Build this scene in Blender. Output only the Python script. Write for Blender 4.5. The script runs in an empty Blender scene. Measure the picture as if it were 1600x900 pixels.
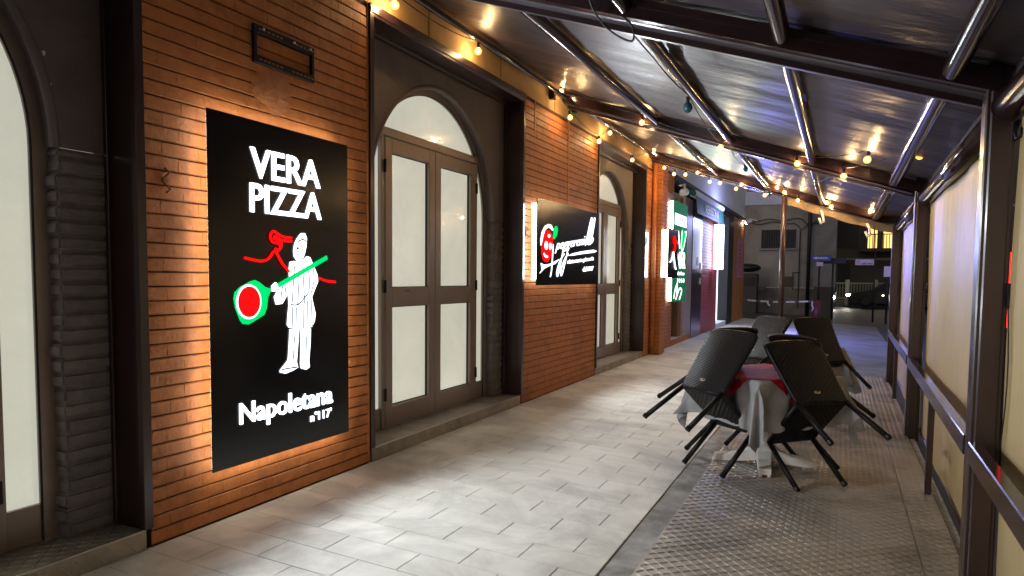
import bpy, bmesh, math, random
from mathutils import Vector, Matrix
random.seed(7)
R = math.radians
SC = bpy.context.scene
COL = SC.collection

# ------------------------------------------------------------------ camera
ZC = 1.3387
cam_d = bpy.data.cameras.new('camera'); cam = bpy.data.objects.new('camera', cam_d); COL.objects.link(cam)
pitch, yaw, roll = .0642, .4325, .0097
fw = Vector((-math.sin(yaw)*math.cos(pitch), math.cos(yaw)*math.cos(pitch), -math.sin(pitch)))
rt = Vector((math.cos(yaw), math.sin(yaw), 0)); up = rt.cross(fw)
rt2 = rt*math.cos(roll)+up*math.sin(roll); up2 = -rt*math.sin(roll)+up*math.cos(roll)
cam.matrix_world = Matrix(((rt2.x, up2.x, -fw.x, 0), (rt2.y, up2.y, -fw.y, 0), (rt2.z, up2.z, -fw.z, ZC), (0, 0, 0, 1)))
cam_d.sensor_width = 36; cam_d.lens = 24.964; cam_d.shift_y = .0334; cam_d.clip_start = .05; cam_d.clip_end = 600
SC.camera = cam

# ------------------------------------------------------------------ night sky, weak moon-like sun, exposure
world = bpy.data.worlds.new('World'); SC.world = world; world.use_nodes = True
wn = world.node_tree.nodes; wl = world.node_tree.links
sky = wn.new('ShaderNodeTexSky'); sky.sky_type = 'NISHITA'; sky.sun_disc = False
sky.sun_elevation = R(3); sky.sun_rotation = R(200); sky.air_density = 1.5; sky.dust_density = 4
hsv = wn.new('ShaderNodeHueSaturation'); hsv.inputs['Saturation'].default_value = .35; wl.new(sky.outputs[0], hsv.inputs['Color']); wl.new(hsv.outputs[0], wn['Background'].inputs[0]); wn['Background'].inputs[1].default_value = .11
sun_d = bpy.data.lights.new('night_glow', 'SUN'); sun_d.energy = .05; sun_d.angle = R(20); sun_d.color = (1, .9, .75)
sun = bpy.data.objects.new('night_glow', sun_d); COL.objects.link(sun); sun.rotation_euler = (R(55), 0, R(200))
SC.view_settings.view_transform = 'Standard'; SC.view_settings.look = 'None'
SC.view_settings.exposure = 1.35; SC.view_settings.gamma = 1; SC.view_settings.use_curve_mapping = False
SC.cycles.use_denoising = True
SC.cycles.sample_clamp_indirect = 6
SC.cycles.max_bounces = 8
SC.cycles.caustics_reflective = False; SC.cycles.caustics_refractive = False

# ------------------------------------------------------------------ materials
MATS = {}
def mat(name, col, rough=.5, metal=0., col2=None, nscale=6., ndetail=6, bump=0., bscale=60., bdist=.004, spec=.5,
        emit=None, es=0., rand=0., coat=0., trans=0., lo=.35, hi=.7, stretch=(1, 1, 1), rvar=0., stain=None):
    m = bpy.data.materials.new(name); m.use_nodes = True
    nt = m.node_tree; n = nt.nodes; l = nt.links; b = n['Principled BSDF']
    b.inputs['Base Color'].default_value = (*col, 1); b.inputs['Roughness'].default_value = rough
    b.inputs['Metallic'].default_value = metal; b.inputs['Specular IOR Level'].default_value = spec
    b.inputs['Coat Weight'].default_value = coat; b.inputs['Coat Roughness'].default_value = .15 if name != 'glass' else .03
    if trans: b.inputs['Transmission Weight'].default_value = trans
    geo = n.new('ShaderNodeNewGeometry'); mp = n.new('ShaderNodeMapping'); mp.inputs['Scale'].default_value = stretch
    l.new(geo.outputs['Position'], mp.inputs['Vector'])
    out = None
    if col2:
        tx = n.new('ShaderNodeTexNoise'); tx.inputs['Scale'].default_value = nscale; tx.inputs['Detail'].default_value = ndetail
        l.new(mp.outputs[0], tx.inputs['Vector'])
        rp = n.new('ShaderNodeValToRGB'); rp.color_ramp.elements[0].position = lo; rp.color_ramp.elements[1].position = hi
        rp.color_ramp.elements[0].color = (*col, 1); rp.color_ramp.elements[1].color = (*col2, 1)
        l.new(tx.outputs['Fac'], rp.inputs[0]); out = rp.outputs[0]
        if rvar:
            mr = n.new('ShaderNodeMapRange'); mr.inputs['To Min'].default_value = max(.02, rough-rvar); mr.inputs['To Max'].default_value = rough+rvar
            l.new(tx.outputs['Fac'], mr.inputs[0]); l.new(mr.outputs[0], b.inputs['Roughness'])
    if rand:
        oi = n.new('ShaderNodeObjectInfo'); mr = n.new('ShaderNodeMapRange')
        mr.inputs['To Min'].default_value = 1-rand; mr.inputs['To Max'].default_value = 1+rand
        l.new(oi.outputs['Random'], mr.inputs[0])
        hs = n.new('ShaderNodeHueSaturation'); l.new(mr.outputs[0], hs.inputs['Value'])
        if out: l.new(out, hs.inputs['Color'])
        else: hs.inputs['Color'].default_value = (*col, 1)
        out = hs.outputs[0]
    if stain:      # (scale, darkest factor, ramp low, ramp high): worn and dirty patches
        t3 = n.new('ShaderNodeTexNoise'); t3.inputs['Scale'].default_value = stain[0]; t3.inputs['Detail'].default_value = 8; t3.inputs['Roughness'].default_value = .65
        t3.inputs['Distortion'].default_value = .6; l.new(geo.outputs['Position'], t3.inputs['Vector'])
        m3 = n.new('ShaderNodeMapRange'); m3.inputs['From Min'].default_value = stain[2]; m3.inputs['From Max'].default_value = stain[3]
        m3.inputs['To Min'].default_value = stain[1]; m3.inputs['To Max'].default_value = 1; l.new(t3.outputs['Fac'], m3.inputs[0])
        h3 = n.new('ShaderNodeHueSaturation'); l.new(m3.outputs[0], h3.inputs['Value'])
        if out: l.new(out, h3.inputs['Color'])
        else: h3.inputs['Color'].default_value = (*col, 1)
        out = h3.outputs[0]
    if out: l.new(out, b.inputs['Base Color'])
    if bump:
        t2 = n.new('ShaderNodeTexNoise'); t2.inputs['Scale'].default_value = bscale; t2.inputs['Detail'].default_value = 5
        l.new(mp.outputs[0], t2.inputs['Vector'])
        bp = n.new('ShaderNodeBump'); bp.inputs['Strength'].default_value = bump; bp.inputs['Distance'].default_value = bdist
        l.new(t2.outputs['Fac'], bp.inputs['Height']); l.new(bp.outputs[0], b.inputs['Normal'])
    if emit:
        b.inputs['Emission Color'].default_value = (*emit, 1); b.inputs['Emission Strength'].default_value = es
    MATS[name] = m
    return m
def emat(name, col, s):
    m = bpy.data.materials.new(name); m.use_nodes = True; n = m.node_tree.nodes; n.remove(n['Principled BSDF'])
    e = n.new('ShaderNodeEmission'); e.inputs[0].default_value = (*col, 1); e.inputs[1].default_value = s
    m.node_tree.links.new(e.outputs[0], n['Material Output'].inputs[0]); MATS[name] = m; return m

mat('brick', (.42, .142, .040), .58, col2=(.51, .187, .056), nscale=14, bump=.9, bscale=48, bdist=.006, rand=.06, spec=.35, stain=(2.6, .68, .32, .52))
mat('brick_red', (.30, .045, .04), .5, col2=(.38, .06, .05), nscale=9, bump=.4)
mat('mortar', (.06, .02, .009), .9, bump=.5, bscale=90)
mat('patch', (.42, .16, .055), .7, col2=(.50, .2, .08), nscale=18, bump=.8, bscale=25, bdist=.012)
mat('cream_plaster', (.42, .26, .11), .85, col2=(.5, .32, .15), nscale=4, bump=.3)
mat('white_plaster', (.66, .65, .66), .85, col2=(.74, .73, .73), nscale=2, bump=.2)
mat('dark_plaster', (.155, .128, .124), .8, col2=(.18, .15, .145), nscale=5, bump=.35, bscale=45, stain=(1.8, .8, .35, .55))
mat('grey_brick', (.17, .148, .146), .75, col2=(.22, .195, .19), nscale=16, bump=.7, bscale=60, bdist=.006, rand=.12)
mat('brown_metal', (.026, .011, .012), .32, col2=(.034, .015, .015), nscale=5, coat=.25, spec=.55)
mat('steel_brown', (.022, .011, .012), .15, col2=(.03, .016, .017), nscale=5, spec=.32)
mat('door_alu', (.275, .215, .187), .36, metal=.3, col2=(.30, .24, .21), nscale=4, stretch=(1, 1, .2))
mat('gasket', (.006, .006, .007), .5)
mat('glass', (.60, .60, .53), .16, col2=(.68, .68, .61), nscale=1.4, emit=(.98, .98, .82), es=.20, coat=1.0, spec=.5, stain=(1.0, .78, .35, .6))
mat('tile', (.64, .61, .545), .62, col2=(.76, .73, .665), nscale=3.4, ndetail=9, bump=.12, bscale=30, rand=.06, lo=.32, hi=.66, rvar=.08, spec=.35, stretch=(.55, 1.5, 1), stain=(1.3, .66, .36, .55))
mat('grout', (.20, .185, .165), .9)
mat('concrete', (.26, .24, .22), .85, col2=(.42, .41, .40), nscale=7, bump=.7, bscale=40, bdist=.006, stain=(3, .6, .35, .55))
mat('worn_paving', (.20, .19, .19), .5, col2=(.30, .29, .29), nscale=2.5, bump=.5, bscale=30, rvar=.15, stain=(1.2, .55, .35, .6))
mat('asphalt', (.045, .043, .046), .55, col2=(.075, .072, .075), nscale=3, bump=.5, bscale=90, rvar=.15)
mat('plate', (.48, .455, .43), .47, metal=.55, col2=(.37, .34, .31), nscale=2.4, rvar=.12, bump=.12, bscale=50, stain=(1.7, .58, .36, .56))
mat('stepplate', (.44, .39, .33), .42, metal=.5, col2=(.33, .285, .235), nscale=6, rvar=.1, stain=(3, .7, .35, .55))
mat('black_acrylic', (.005, .0047, .006), .2, col2=(.007, .0066, .008), nscale=3, spec=.4)
mat('black_metal', (.012, .012, .013), .35, metal=.4)
mat('steel', (.55, .55, .56), .3, metal=1)
mat('hookpaint', (.28, .10, .035), .5)
mat('wicker', (.0045, .005, .007), .38, col2=(.007, .0075, .010), nscale=40, spec=.22)
mat('chair_frame', (.006, .006, .0075), .42, spec=.22)
mat('tag', (.45, .38, .28), .35, metal=.6)
mat('red_cloth', (.40, .012, .018), .6, col2=(.30, .008, .014), nscale=12, spec=.15, bump=.5, bscale=30, bdist=.006)
mat('grey_cloth', (.29, .295, .31), .55, col2=(.37, .375, .39), nscale=9, bump=.7, bscale=22, bdist=.008, spec=.3)
mat('white_plastic', (.74, .73, .70), .45, col2=(.58, .55, .5), nscale=10)
mat('curtain', (.54, .405, .20), .5, col2=(.60, .46, .235), nscale=1.2, bump=.3, bscale=4, bdist=.05, stretch=(1, 1.3, .4), stain=(.9, .82, .35, .6))
mat('fabric', (.062, .049, .060), .42, col2=(.078, .061, .073), nscale=2, bump=.3, bscale=4.5, bdist=.04, stretch=(.7, 1.8, 1), spec=.6, stain=(1.3, .7, .35, .6))
mat('gutter', (.20, .185, .21), .3, metal=.7, col2=(.15, .14, .16), nscale=4, stretch=(1, 3, 1))
mat('valance', (.24, .17, .095), .7, col2=(.29, .21, .125), nscale=8, bump=.3)
mat('cable', (.01, .01, .01), .5)
mat('bluebulb', (.01, .09, .13), .2, coat=.5)
mat('green_sign', (.010, .085, .038), .7, emit=(.03, .5, .18), es=.09, spec=.08)
mat('green_awning', (.014, .10, .085), .6, bump=.2)
mat('stone_pink', (.42, .30, .26), .5, col2=(.30, .21, .18), nscale=25)
mat('wood', (.16, .075, .03), .45, col2=(.22, .11, .05), nscale=4, stretch=(4, 4, .5))
mat('pink_poster', (.42, .10, .25), .5, col2=(.5, .24, .34), nscale=10)
mat('white_paint', (.72, .72, .72), .5)
mat('far_wall', (.22, .215, .205), .9, col2=(.27, .26, .245), nscale=.9, bump=.2, bscale=8, stain=(.5, .6, .35, .6))
mat('far_stone', (.10, .095, .085), .9, col2=(.16, .15, .13), nscale=3, bump=.8, bscale=5, bdist=.05)
mat('far_dark', (.055, .045, .038), .9, col2=(.075, .062, .05), nscale=.7)
mat('dark_glass', (.006, .007, .009), .3, spec=.2)
mat('dark_iron', (.02, .02, .022), .5, metal=.5)
mat('fence_paint', (.30, .28, .22), .6)
mat('car_paint', (.010, .013, .015), .4, spec=.25)
mat('tyre', (.012, .012, .012), .8)
mat('bollard_paint', (.14, .022, .035), .45)
mat('sign_blue', (.01, .035, .22), .4)
mat('sign_pink', (.62, .50, .54), .5)
mat('ink', (.03, .025, .03), .6)
mat('ink_red', (.45, .06, .08), .6)
mat('painted_line', (.55, .54, .50), .7, col2=(.25, .24, .22), nscale=22)
emat('led_white', (.86, .94, 1.0), 2.2)
emat('led_soft', (.86, .94, 1.0), 1.3)
emat('led_red', (1.0, .004, .004), .75)
emat('led_green', (.0, .46, .10), .75)
emat('led_strip', (1.0, .90, .74), 7.5)
emat('led_side', (.90, .95, 1.0), 7)
emat('lightbox', (.62, .68, 1.0), 5)
emat('filament', (1.0, .66, .33), 480)
emat('warm_window', (1.0, .55, .16), .85)
emat('warm_lamp', (1.0, .8, .45), 8)
emat('headlight', (1.0, .95, .8), 60)
emat('red_glow', (1.0, .02, .02), 1.2)
emat('shop_white', (.80, .86, 1.0), 1.0)
# clear bulb glass: mostly see-through, with the warm glow of the lit filament
_m = bpy.data.materials.new('bulb_glass'); _m.use_nodes = True; _n = _m.node_tree.nodes; _n.remove(_n['Principled BSDF'])
_e = _n.new('ShaderNodeEmission'); _e.inputs[0].default_value = (1, .46, .07, 1); _e.inputs[1].default_value = .75
_t = _n.new('ShaderNodeBsdfTransparent'); _t.inputs[0].default_value = (.9, .85, .75, 1); _a = _n.new('ShaderNodeAddShader')
_m.node_tree.links.new(_e.outputs[0], _a.inputs[0]); _m.node_tree.links.new(_t.outputs[0], _a.inputs[1]); _m.node_tree.links.new(_a.outputs[0], _n['Material Output'].inputs[0])
MATS['bulb_glass'] = _m

def lamp(name, parent, loc, watts, col, r=.08):
    l = bpy.data.lights.new(name, 'SPOT'); l.energy = watts; l.color = col; l.shadow_soft_size = r; l.spot_size = R(170); l.spot_blend = .35
    o = bpy.data.objects.new(name, l); COL.objects.link(o); attach(o, parent); o.location = loc; o.rotation_euler = (0, R(-90), 0); return o
# ------------------------------------------------------------------ building helpers
class MB:
    def __init__(s): s.v = []; s.f = []; s.uv = None
    def add(s, vs, fs):
        o = len(s.v); s.v += [tuple(v) for v in vs]; s.f += [tuple(i+o for i in f) for f in fs]; return s
    def box(s, x0, x1, y0, y1, z0, z1):
        return s.add([(x0,y0,z0),(x1,y0,z0),(x1,y1,z0),(x0,y1,z0),(x0,y0,z1),(x1,y0,z1),(x1,y1,z1),(x0,y1,z1)],
                     [(3,2,1,0),(4,5,6,7),(0,1,5,4),(1,2,6,5),(2,3,7,6),(3,0,4,7)])
    def cbox(s, x0, x1, y0, y1, z0, z1, b=.004):
        # box with chamfered edges (three stacked rings)
        bm = bmesh.new(); bmesh.ops.create_cube(bm, size=1)
        for v in bm.verts: v.co = Vector(((x0+x1)/2+v.co.x*(x1-x0), (y0+y1)/2+v.co.y*(y1-y0), (z0+z1)/2+v.co.z*(z1-z0)))
        bmesh.ops.bevel(bm, geom=bm.edges[:], offset=b, segments=1, affect='EDGES')
        bm.verts.index_update()
        s.add([v.co[:] for v in bm.verts], [[v.index for v in f.verts] for f in bm.faces]); bm.free(); return s
    def tube(s, p, q, r, n=12, r2=None, cap=True):
        p = Vector(p); q = Vector(q); d = (q-p).normalized(); r2 = r if r2 is None else r2
        a = d.orthogonal().normalized(); b = d.cross(a); vs = []
        for c, rr in ((p, r), (q, r2)):
            for k in range(n):
                t = 2*math.pi*k/n; vs.append(c+a*math.cos(t)*rr+b*math.sin(t)*rr)
        fs = [(k, (k+1) % n, n+(k+1) % n, n+k) for k in range(n)]
        if cap: fs += [tuple(range(n-1, -1, -1)), tuple(range(n, 2*n))]
        return s.add(vs, fs)
    def path(s, pts, r, n=6):
        pts = [Vector(p) for p in pts]; m = len(pts); vs = []; a = None
        for i, p in enumerate(pts):
            d = (pts[min(i+1, m-1)]-pts[max(i-1, 0)]).normalized()
            a = d.orthogonal() if a is None else a-d*a.dot(d)
            if a.length < 1e-6: a = d.orthogonal()
            a.normalize(); b = d.cross(a)
            for k in range(n):
                t = 2*math.pi*k/n; vs.append(p+a*math.cos(t)*r+b*math.sin(t)*r)
        fs = [(i*n+k, i*n+(k+1) % n, (i+1)*n+(k+1) % n, (i+1)*n+k) for i in range(m-1) for k in range(n)]
        fs += [tuple(range(n-1, -1, -1)), tuple(range((m-1)*n, m*n))]
        return s.add(vs, fs)
    def sphere(s, c, r, n=10, m=7, sx=1, sy=1, sz=1):
        vs = [(c[0], c[1], c[2]+r*sz)]
        for i in range(1, m):
            ph = math.pi*i/m
            vs += [(c[0]+r*sx*math.sin(ph)*math.cos(2*math.pi*k/n), c[1]+r*sy*math.sin(ph)*math.sin(2*math.pi*k/n), c[2]+r*sz*math.cos(ph)) for k in range(n)]
        vs.append((c[0], c[1], c[2]-r*sz)); L = len(vs)-1
        fs = [(0, 1+k, 1+(k+1) % n) for k in range(n)]
        fs += [(1+i*n+k, 1+(i+1)*n+k, 1+(i+1)*n+(k+1) % n, 1+i*n+(k+1) % n) for i in range(m-2) for k in range(n)]
        fs += [(L, 1+(m-2)*n+(k+1) % n, 1+(m-2)*n+k) for k in range(n)]
        return s.add(vs, fs)
    def prism(s, pts, x0, x1):
        # polygon in (y,z), extruded along x from x0 to x1 (x1 is the seen side)
        n = len(pts); ar = sum(pts[i][0]*pts[(i+1) % n][1]-pts[(i+1) % n][0]*pts[i][1] for i in range(n))
        if ar < 0: pts = pts[::-1]
        vs = [(x0, y, z) for y, z in pts]+[(x1, y, z) for y, z in pts]
        return s.add(vs, [tuple(range(n-1, -1, -1)), tuple(range(n, 2*n))]+[(k, (k+1) % n, n+(k+1) % n, n+k) for k in range(n)])
    def build(s, name, m, parent=None, smooth=False):
        me = bpy.data.meshes.new(name); me.from_pydata(s.v, [], s.f); me.update()
        return put(name, me, m, parent, smooth)
def put(name, me, m, parent=None, smooth=False):
    if m: me.materials.append(MATS[m])
    if smooth:
        for p in me.polygons: p.use_smooth = True
    o = bpy.data.objects.new(name, me); COL.objects.link(o)
    if parent: attach(o, parent)
    return o
LOC = {}
def attach(o, parent):
    o.parent = parent
    if parent.name in LOC: o.matrix_parent_inverse = Matrix.Translation(-LOC[parent.name])
def tag(o, label=None, cat=None, group=None, kind=None):
    if label: o['label'] = label
    if cat: o['category'] = cat
    if group: o['group'] = group
    if kind: o['kind'] = kind
    return o
def thing(name, label, cat, loc, group=None):
    o = bpy.data.objects.new(name, None); COL.objects.link(o); o.location = loc; o.empty_display_size = .1
    LOC[o.name] = Vector(loc)
    return tag(o, label, cat, group)
def box(name, m, parent, *a, b=0):
    k = MB(); (k.cbox(*a, b=b) if b else k.box(*a)); return k.build(name, m, parent)
def text_mesh(s, bold=0., depth=.004, res=3):
    cu = bpy.data.curves.new('t', 'FONT'); cu.body = s; cu.extrude = depth/2; cu.offset = bold; cu.resolution_u = res; cu.size = 1
    o = bpy.data.objects.new('t', cu); COL.objects.link(o)
    dg = bpy.context.evaluated_depsgraph_get(); me = bpy.data.meshes.new_from_object(o.evaluated_get(dg))
    bpy.data.objects.remove(o); bpy.data.curves.remove(cu)
    return me
def text(s, O, U, V, x, m, parent, name='lettering', bold=.02, depth=.006, shear=0., along=None):
    """lettering on a plane: O = lower left corner, U = vector along the line, V = vector up; default plane faces +x (Y,Z)"""
    me = text_mesh(s, bold, depth)
    xs = [v.co.x for v in me.vertices]; ys = [v.co.y for v in me.vertices]; a0, a1, b0, b1 = min(xs), max(xs), min(ys), max(ys)
    for v in me.vertices:
        p = (v.co.x-a0)/(a1-a0); q = (v.co.y-b0)/(b1-b0); p += shear*(q-.0)
        yy = O[0]+U[0]*p+V[0]*q; zz = O[1]+U[1]*p+V[1]*q
        if along: v.co = (along[0]+along[2]*yy+v.co.z*along[3], along[1]+along[3]*yy-v.co.z*along[2]*0-v.co.z*along[2], zz)
        else: v.co = (x+v.co.z, yy, zz)
    return put(name, me, m, parent)

# ------------------------------------------------------------------ levels: the pavement falls towards the road
XW = -3.004; SL = .0486
def fz(x): return -SL*(x-XW)
ANG = math.atan(SL)

# ------------------------------------------------------------------ ground
k = MB(); prof = [(-120, -.035), (XW-.4, -.035), (XW, -.035), (-1.0, fz(-1)-.035), (1.1, fz(1.1)-.035), (160, fz(1.1)-.035)]
for i in range(5):
    (xa, za), (xb, zb) = prof[i], prof[i+1]
    k.add([(xa, -40, za), (xb, -40, zb), (xb, 300, zb), (xa, 300, za)], [(0, 1, 2, 3)])
tag(k.build('ground', 'asphalt'), kind='structure')

# tiled pavement
bed = MB(); bed.add([(XW-.35, -4, fz(XW)-.014), (-1.03, -4, fz(-1.03)-.014), (-1.03, 25.2, fz(-1.03)-.014), (XW-.35, 25.2, fz(XW)-.014)], [(0, 1, 2, 3)])
pavement = tag(bed.build('pavement', 'grout'), kind='structure')
TILES = {}
def tile_mesh(w, l):
    key = (round(w, 3), round(l, 3))
    if key not in TILES:
        k = MB(); hx, hy = w/2, l/2; b = .0025
        vs = [(-hx, -hy, -.02), (hx, -hy, -.02), (hx, hy, -.02), (-hx, hy, -.02), (-hx, -hy, -b), (hx, -hy, -b), (hx, hy, -b), (-hx, hy, -b),
              (-hx+b, -hy+b, 0), (hx-b, -hy+b, 0), (hx-b, hy-b, 0), (-hx+b, hy-b, 0)]
        fs = [(0, 1, 5, 4), (1, 2, 6, 5), (2, 3, 7, 6), (3, 0, 4, 7), (4, 5, 9, 8), (5, 6, 10, 9), (6, 7, 11, 10), (7, 4, 8, 11), (8, 9, 10, 11)]
        me = bpy.data.meshes.new('floor_tile'); me.from_pydata(vs, [], fs); me.materials.append(MATS['tile']); TILES[key] = me
    return TILES[key]
far = MB()
HT, Y0T, X0T = .2185, 2.3207, -2.742
for i in range(-26, 105):
    ya = Y0T+i*HT; g = .0024
    xs = [XW-.02]+[x for x in (X0T+HT*j for j in range(-1, 9)) if (round((x-X0T)/HT)-i) % 2 == 0 and XW < x < -1.05]+[-1.022]
    for xa, xb in zip(xs[:-1], xs[1:]):
        if xb-xa < .05: continue
        if 1.0 < ya < 13.2:
            me = tile_mesh(xb-xa-g, HT-g); o = bpy.data.objects.new('floor_tile', me); COL.objects.link(o); o.parent = pavement
            xc = (xa+xb)/2; o.location = (xc, ya+HT/2, fz(xc)+random.uniform(-.0006, .0006)); o.rotation_euler = (0, ANG, 0)
        else:
            a, b = xa+g/2, xb-g/2; c, d = ya+g/2, ya+HT-g/2
            far.add([(a, c, fz(a)), (b, c, fz(b)), (b, d, fz(b)), (a, d, fz(a)), (a, c, fz(a)-.012), (b, c, fz(b)-.012), (b, d, fz(b)-.012), (a, d, fz(a)-.012)],
                    [(0, 1, 2, 3), (4, 5, 1, 0), (5, 6, 2, 1), (6, 7, 3, 2), (7, 4, 0, 3)])
tag(far.build('far_floor_tiles', 'tile', pavement), kind='stuff')
# rough concrete strip beside the tiles
k = MB(); n = 90
for i in range(n+1):
    y = -2+i*27/n; xa = -1.024+random.uniform(-.006, .012); xb = -.86
    k.v += [(xa, y, fz(xa)-.006+random.uniform(-.004, .002)), ((xa+xb)/2, y, fz(-.95)-.004+random.uniform(-.006, .004)), (xb, y, fz(xb)-.01)]
k.f = [(i*3+j, i*3+j+1, i*3+j+4, i*3+j+3) for i in range(n) for j in range(2)]
tag(k.build('concrete_strip', 'concrete'), kind='structure')

# checker plate platform
def lozenges(k, O, U, V, N, nu, nv, pu, pv, L=.44, W=.17, h=.0042):
    """raised bars of checker plate on the plane O + u U + v V"""
    O = Vector(O); U = Vector(U); V = Vector(V); N = Vector(N)
    for i in range(nu):
        for j in range(nv):
            c = O+U*((i+.5)*pu)+V*((j+.5)*pv)
            d = (U*pu+V*pv) if (i+j) % 2 else (U*pu-V*pv)
            w = (U*pu-V*pv) if (i+j) % 2 else (U*pu+V*pv)
            a, b = d*L, w*W
            k.add([c-a, c-b, c+a, c+b, c-a*.55+N*h, c+a*.55+N*h], [(0, 1, 4), (1, 2, 5), (1, 5, 4), (2, 3, 5), (3, 0, 4), (3, 4, 5)])
pk = MB(); pk.add([(-.868, -3, fz(-.868)-.02), (.66, -3, fz(.66)-.02), (.66, 12.3, fz(.66)-.02), (-.868, 12.3, fz(-.868)-.02)], [(0, 1, 2, 3)])
platform = tag(pk.build('platform', 'dark_iron'), kind='structure')
def plate(xa, xb, ya, yb):
    k = MB(); t = .012
    za, zb = fz(xa)+t, fz(xb)+t; g = .002
    k.add([(xa+g, ya+g, za), (xb-g, ya+g, zb), (xb-g, yb-g, zb), (xa+g, yb-g, za), (xa+g, ya+g, za-.012), (xb-g, ya+g, zb-.012), (xb-g, yb-g, zb-.012), (xa+g, yb-g, za-.012)],
          [(0, 1, 2, 3), (4, 5, 1, 0), (5, 6, 2, 1), (6, 7, 3, 2), (7, 4, 0, 3)])
    nu, nv = int((xb-xa-.01)/.04), int((yb-ya-.01)/.04)
    lozenges(k, (xa+.005, ya+.005, fz(xa+.005)+t), Vector((1, 0, -SL)).normalized(), (0, 1, 0), (SL, 0, 1), nu, nv, (xb-xa-.01)/nu, (yb-ya-.01)/nv)
    k.build('metal_plate', 'plate', platform)
for ya, yb in ((-2.6, -.1), (-.1, 3.2), (3.2, 7.38), (7.38, 11.5), (11.5, 12.28)):
    plate(-.868, .44, ya, yb); plate(.44, .645, ya, yb)
k = MB()
k.add([(.655, -2, fz(.655)-.008), (.70, -2, fz(.7)-.008), (.70, 12.2, fz(.7)-.008), (.655, 12.2, fz(.655)-.008)], [(0, 1, 2, 3)])
tag(k.build('painted_edge_line', 'painted_line'), kind='structure')

# worn paving of the open corner beyond the canopy
k = MB(); k.add([(-.858, 12.3, fz(-.858)-.004), (1.09, 12.3, fz(1.09)-.004), (1.09, 26.2, fz(1.09)-.004), (-.858, 26.2, fz(-.858)-.004)], [(0, 1, 2, 3)])
tag(k.build('corner_paving', 'worn_paving'), kind='structure')
# ------------------------------------------------------------------ facade
BR = []
for q in range(6):
    rr = random.Random(q); j = lambda s: rr.uniform(-s, s)
    hy, hz, b = .5, .0318, .0035
    vs = [(-.012, -hy, -hz), (-.012, hy, -hz), (-.012, hy, hz), (-.012, -hy, hz)]
    vs += [(-.005, y+j(.001), z+j(.0012)) for y, z in ((-hy, -hz), (hy, -hz), (hy, hz), (-hy, hz))]
    vs += [(j(.0016), y*(.997)+j(.0008), z-math.copysign(b, z)+j(.001)) for y, z in ((-hy, -hz), (hy, -hz), (hy, hz), (-hy, hz))]
    fs = [(0, 1, 5, 4), (1, 2, 6, 5), (2, 3, 7, 6), (3, 0, 4, 7), (4, 5, 9, 8), (5, 6, 10, 9), (6, 7, 11, 10), (7, 4, 8, 11), (8, 9, 10, 11)]
    me = bpy.data.meshes.new('brick'); me.from_pydata(vs, [], fs); me.materials.append(MATS['brick']); BR.append(me)
CH = .0702
def brick_pier(label, y0, y1, L, skip=(), cut=None, ztop=3.2):
    p = thing('brick_pier', label, 'wall', (XW, (y0+y1)/2, 0))
    box('mortar_core', 'mortar', p, XW-.36, XW-.0105, y0+.001, y1-.001, -.02, ztop+.002)
    nc = int(ztop/CH)
    for c in range(nc):
        xc = random.uniform(-.0015, .0015); z = .01+CH*(c+.5); y = y0+.001; s = (L*.45 if c % 2 else L*.93)+random.uniform(-.02, .02)
        while y < y1-.002:
            e = min(y+s, y1-.001)
            if y1-e < .05: e = y1-.001
            s = L+random.uniform(-.012, .012)
            yc = (y+e)/2
            hid = any(a < y and e < b and lo < z-.035 and z+.035 < hi for a, b, lo, hi in skip)
            if cut and cut(yc, z): hid = True
            if not hid:
                o = bpy.data.objects.new('brick', random.choice(BR)); COL.objects.link(o); attach(o, p)
                o.location = (XW+xc+random.uniform(-.0003, .0003), yc, z+random.uniform(-.0006, .0006)); o.scale = (1, e-y-.0004, 1)
                o.rotation_euler = (random.uniform(-.003, .003)*(.23/L), 0, random.uniform(-.001, .001))
            y = e
    return p
def brick_courses(p, y0, y1, z0, z1, x, m='brick', depth=.02):
    k = MB(); c = z0
    while c+CH < z1:
        k.cbox(x-depth, x+random.uniform(-.001, .001), y0+.002, y1-.002, c+.004, c+CH-.003, b=.003); c += CH
    tag(k.build('brick_courses', m, p), kind='stuff')

S1 = (2.648, 3.774, .303, 2.174)      # first sign: y0 y1 z0 z1
pier1 = brick_pier('orange painted brick pier carrying the large VERA PIZZA sign', 2.345, 4.108, .23, skip=[(2.72, 3.70, .38, 2.10)])
pier2 = brick_pier('orange painted brick pier carrying the sign with the red tomato', 6.768, 9.205, .335, skip=[(6.97, 8.9, 1.32, 2.10)])
# rough patch of repaired plaster under the bracket
k = MB(); rr = random.Random(3); ring = []
for a in range(22):
    t = 2*math.pi*a/22; f = 1+rr.uniform(-.16, .16); ring.append((3.2+.165*f*math.cos(t), 2.395+.14*f*math.sin(t)))
k.v = [(XW+.010+rr.uniform(-.002, .003), 3.2, 2.4)]+[(XW+.008+rr.uniform(-.003, .003), y*.5+3.2*.5, z*.5+2.4*.5) for y, z in ring]+[(XW-.003, y, z) for y, z in ring]
k.f = [(0, 1+a, 1+(a+1) % 22) for a in range(22)]+[(1+a, 23+a, 23+(a+1) % 22, 1+(a+1) % 22) for a in range(22)]
k.build('plaster_patch', 'patch', pier1, True)
# pale edge strip at the pier corners
for y, p in ((4.088, pier1), (6.79, pier2), (8.06, pier2)):
    if y == 8.06: box('cover_strip', 'brick', p, XW-.01, XW+.006, y-.018, y+.018, 2.21, 3.198, b=.003)
    elif y == 6.79: box('cover_strip', 'brick', p, XW-.01, XW+.004, 7.02, 7.05, 2.85, 3.198, b=.003)
    else: box('corner_bead', 'brick', p, XW-.01, XW+.004, y, y+.019, .02, 3.198, b=.003)
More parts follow.
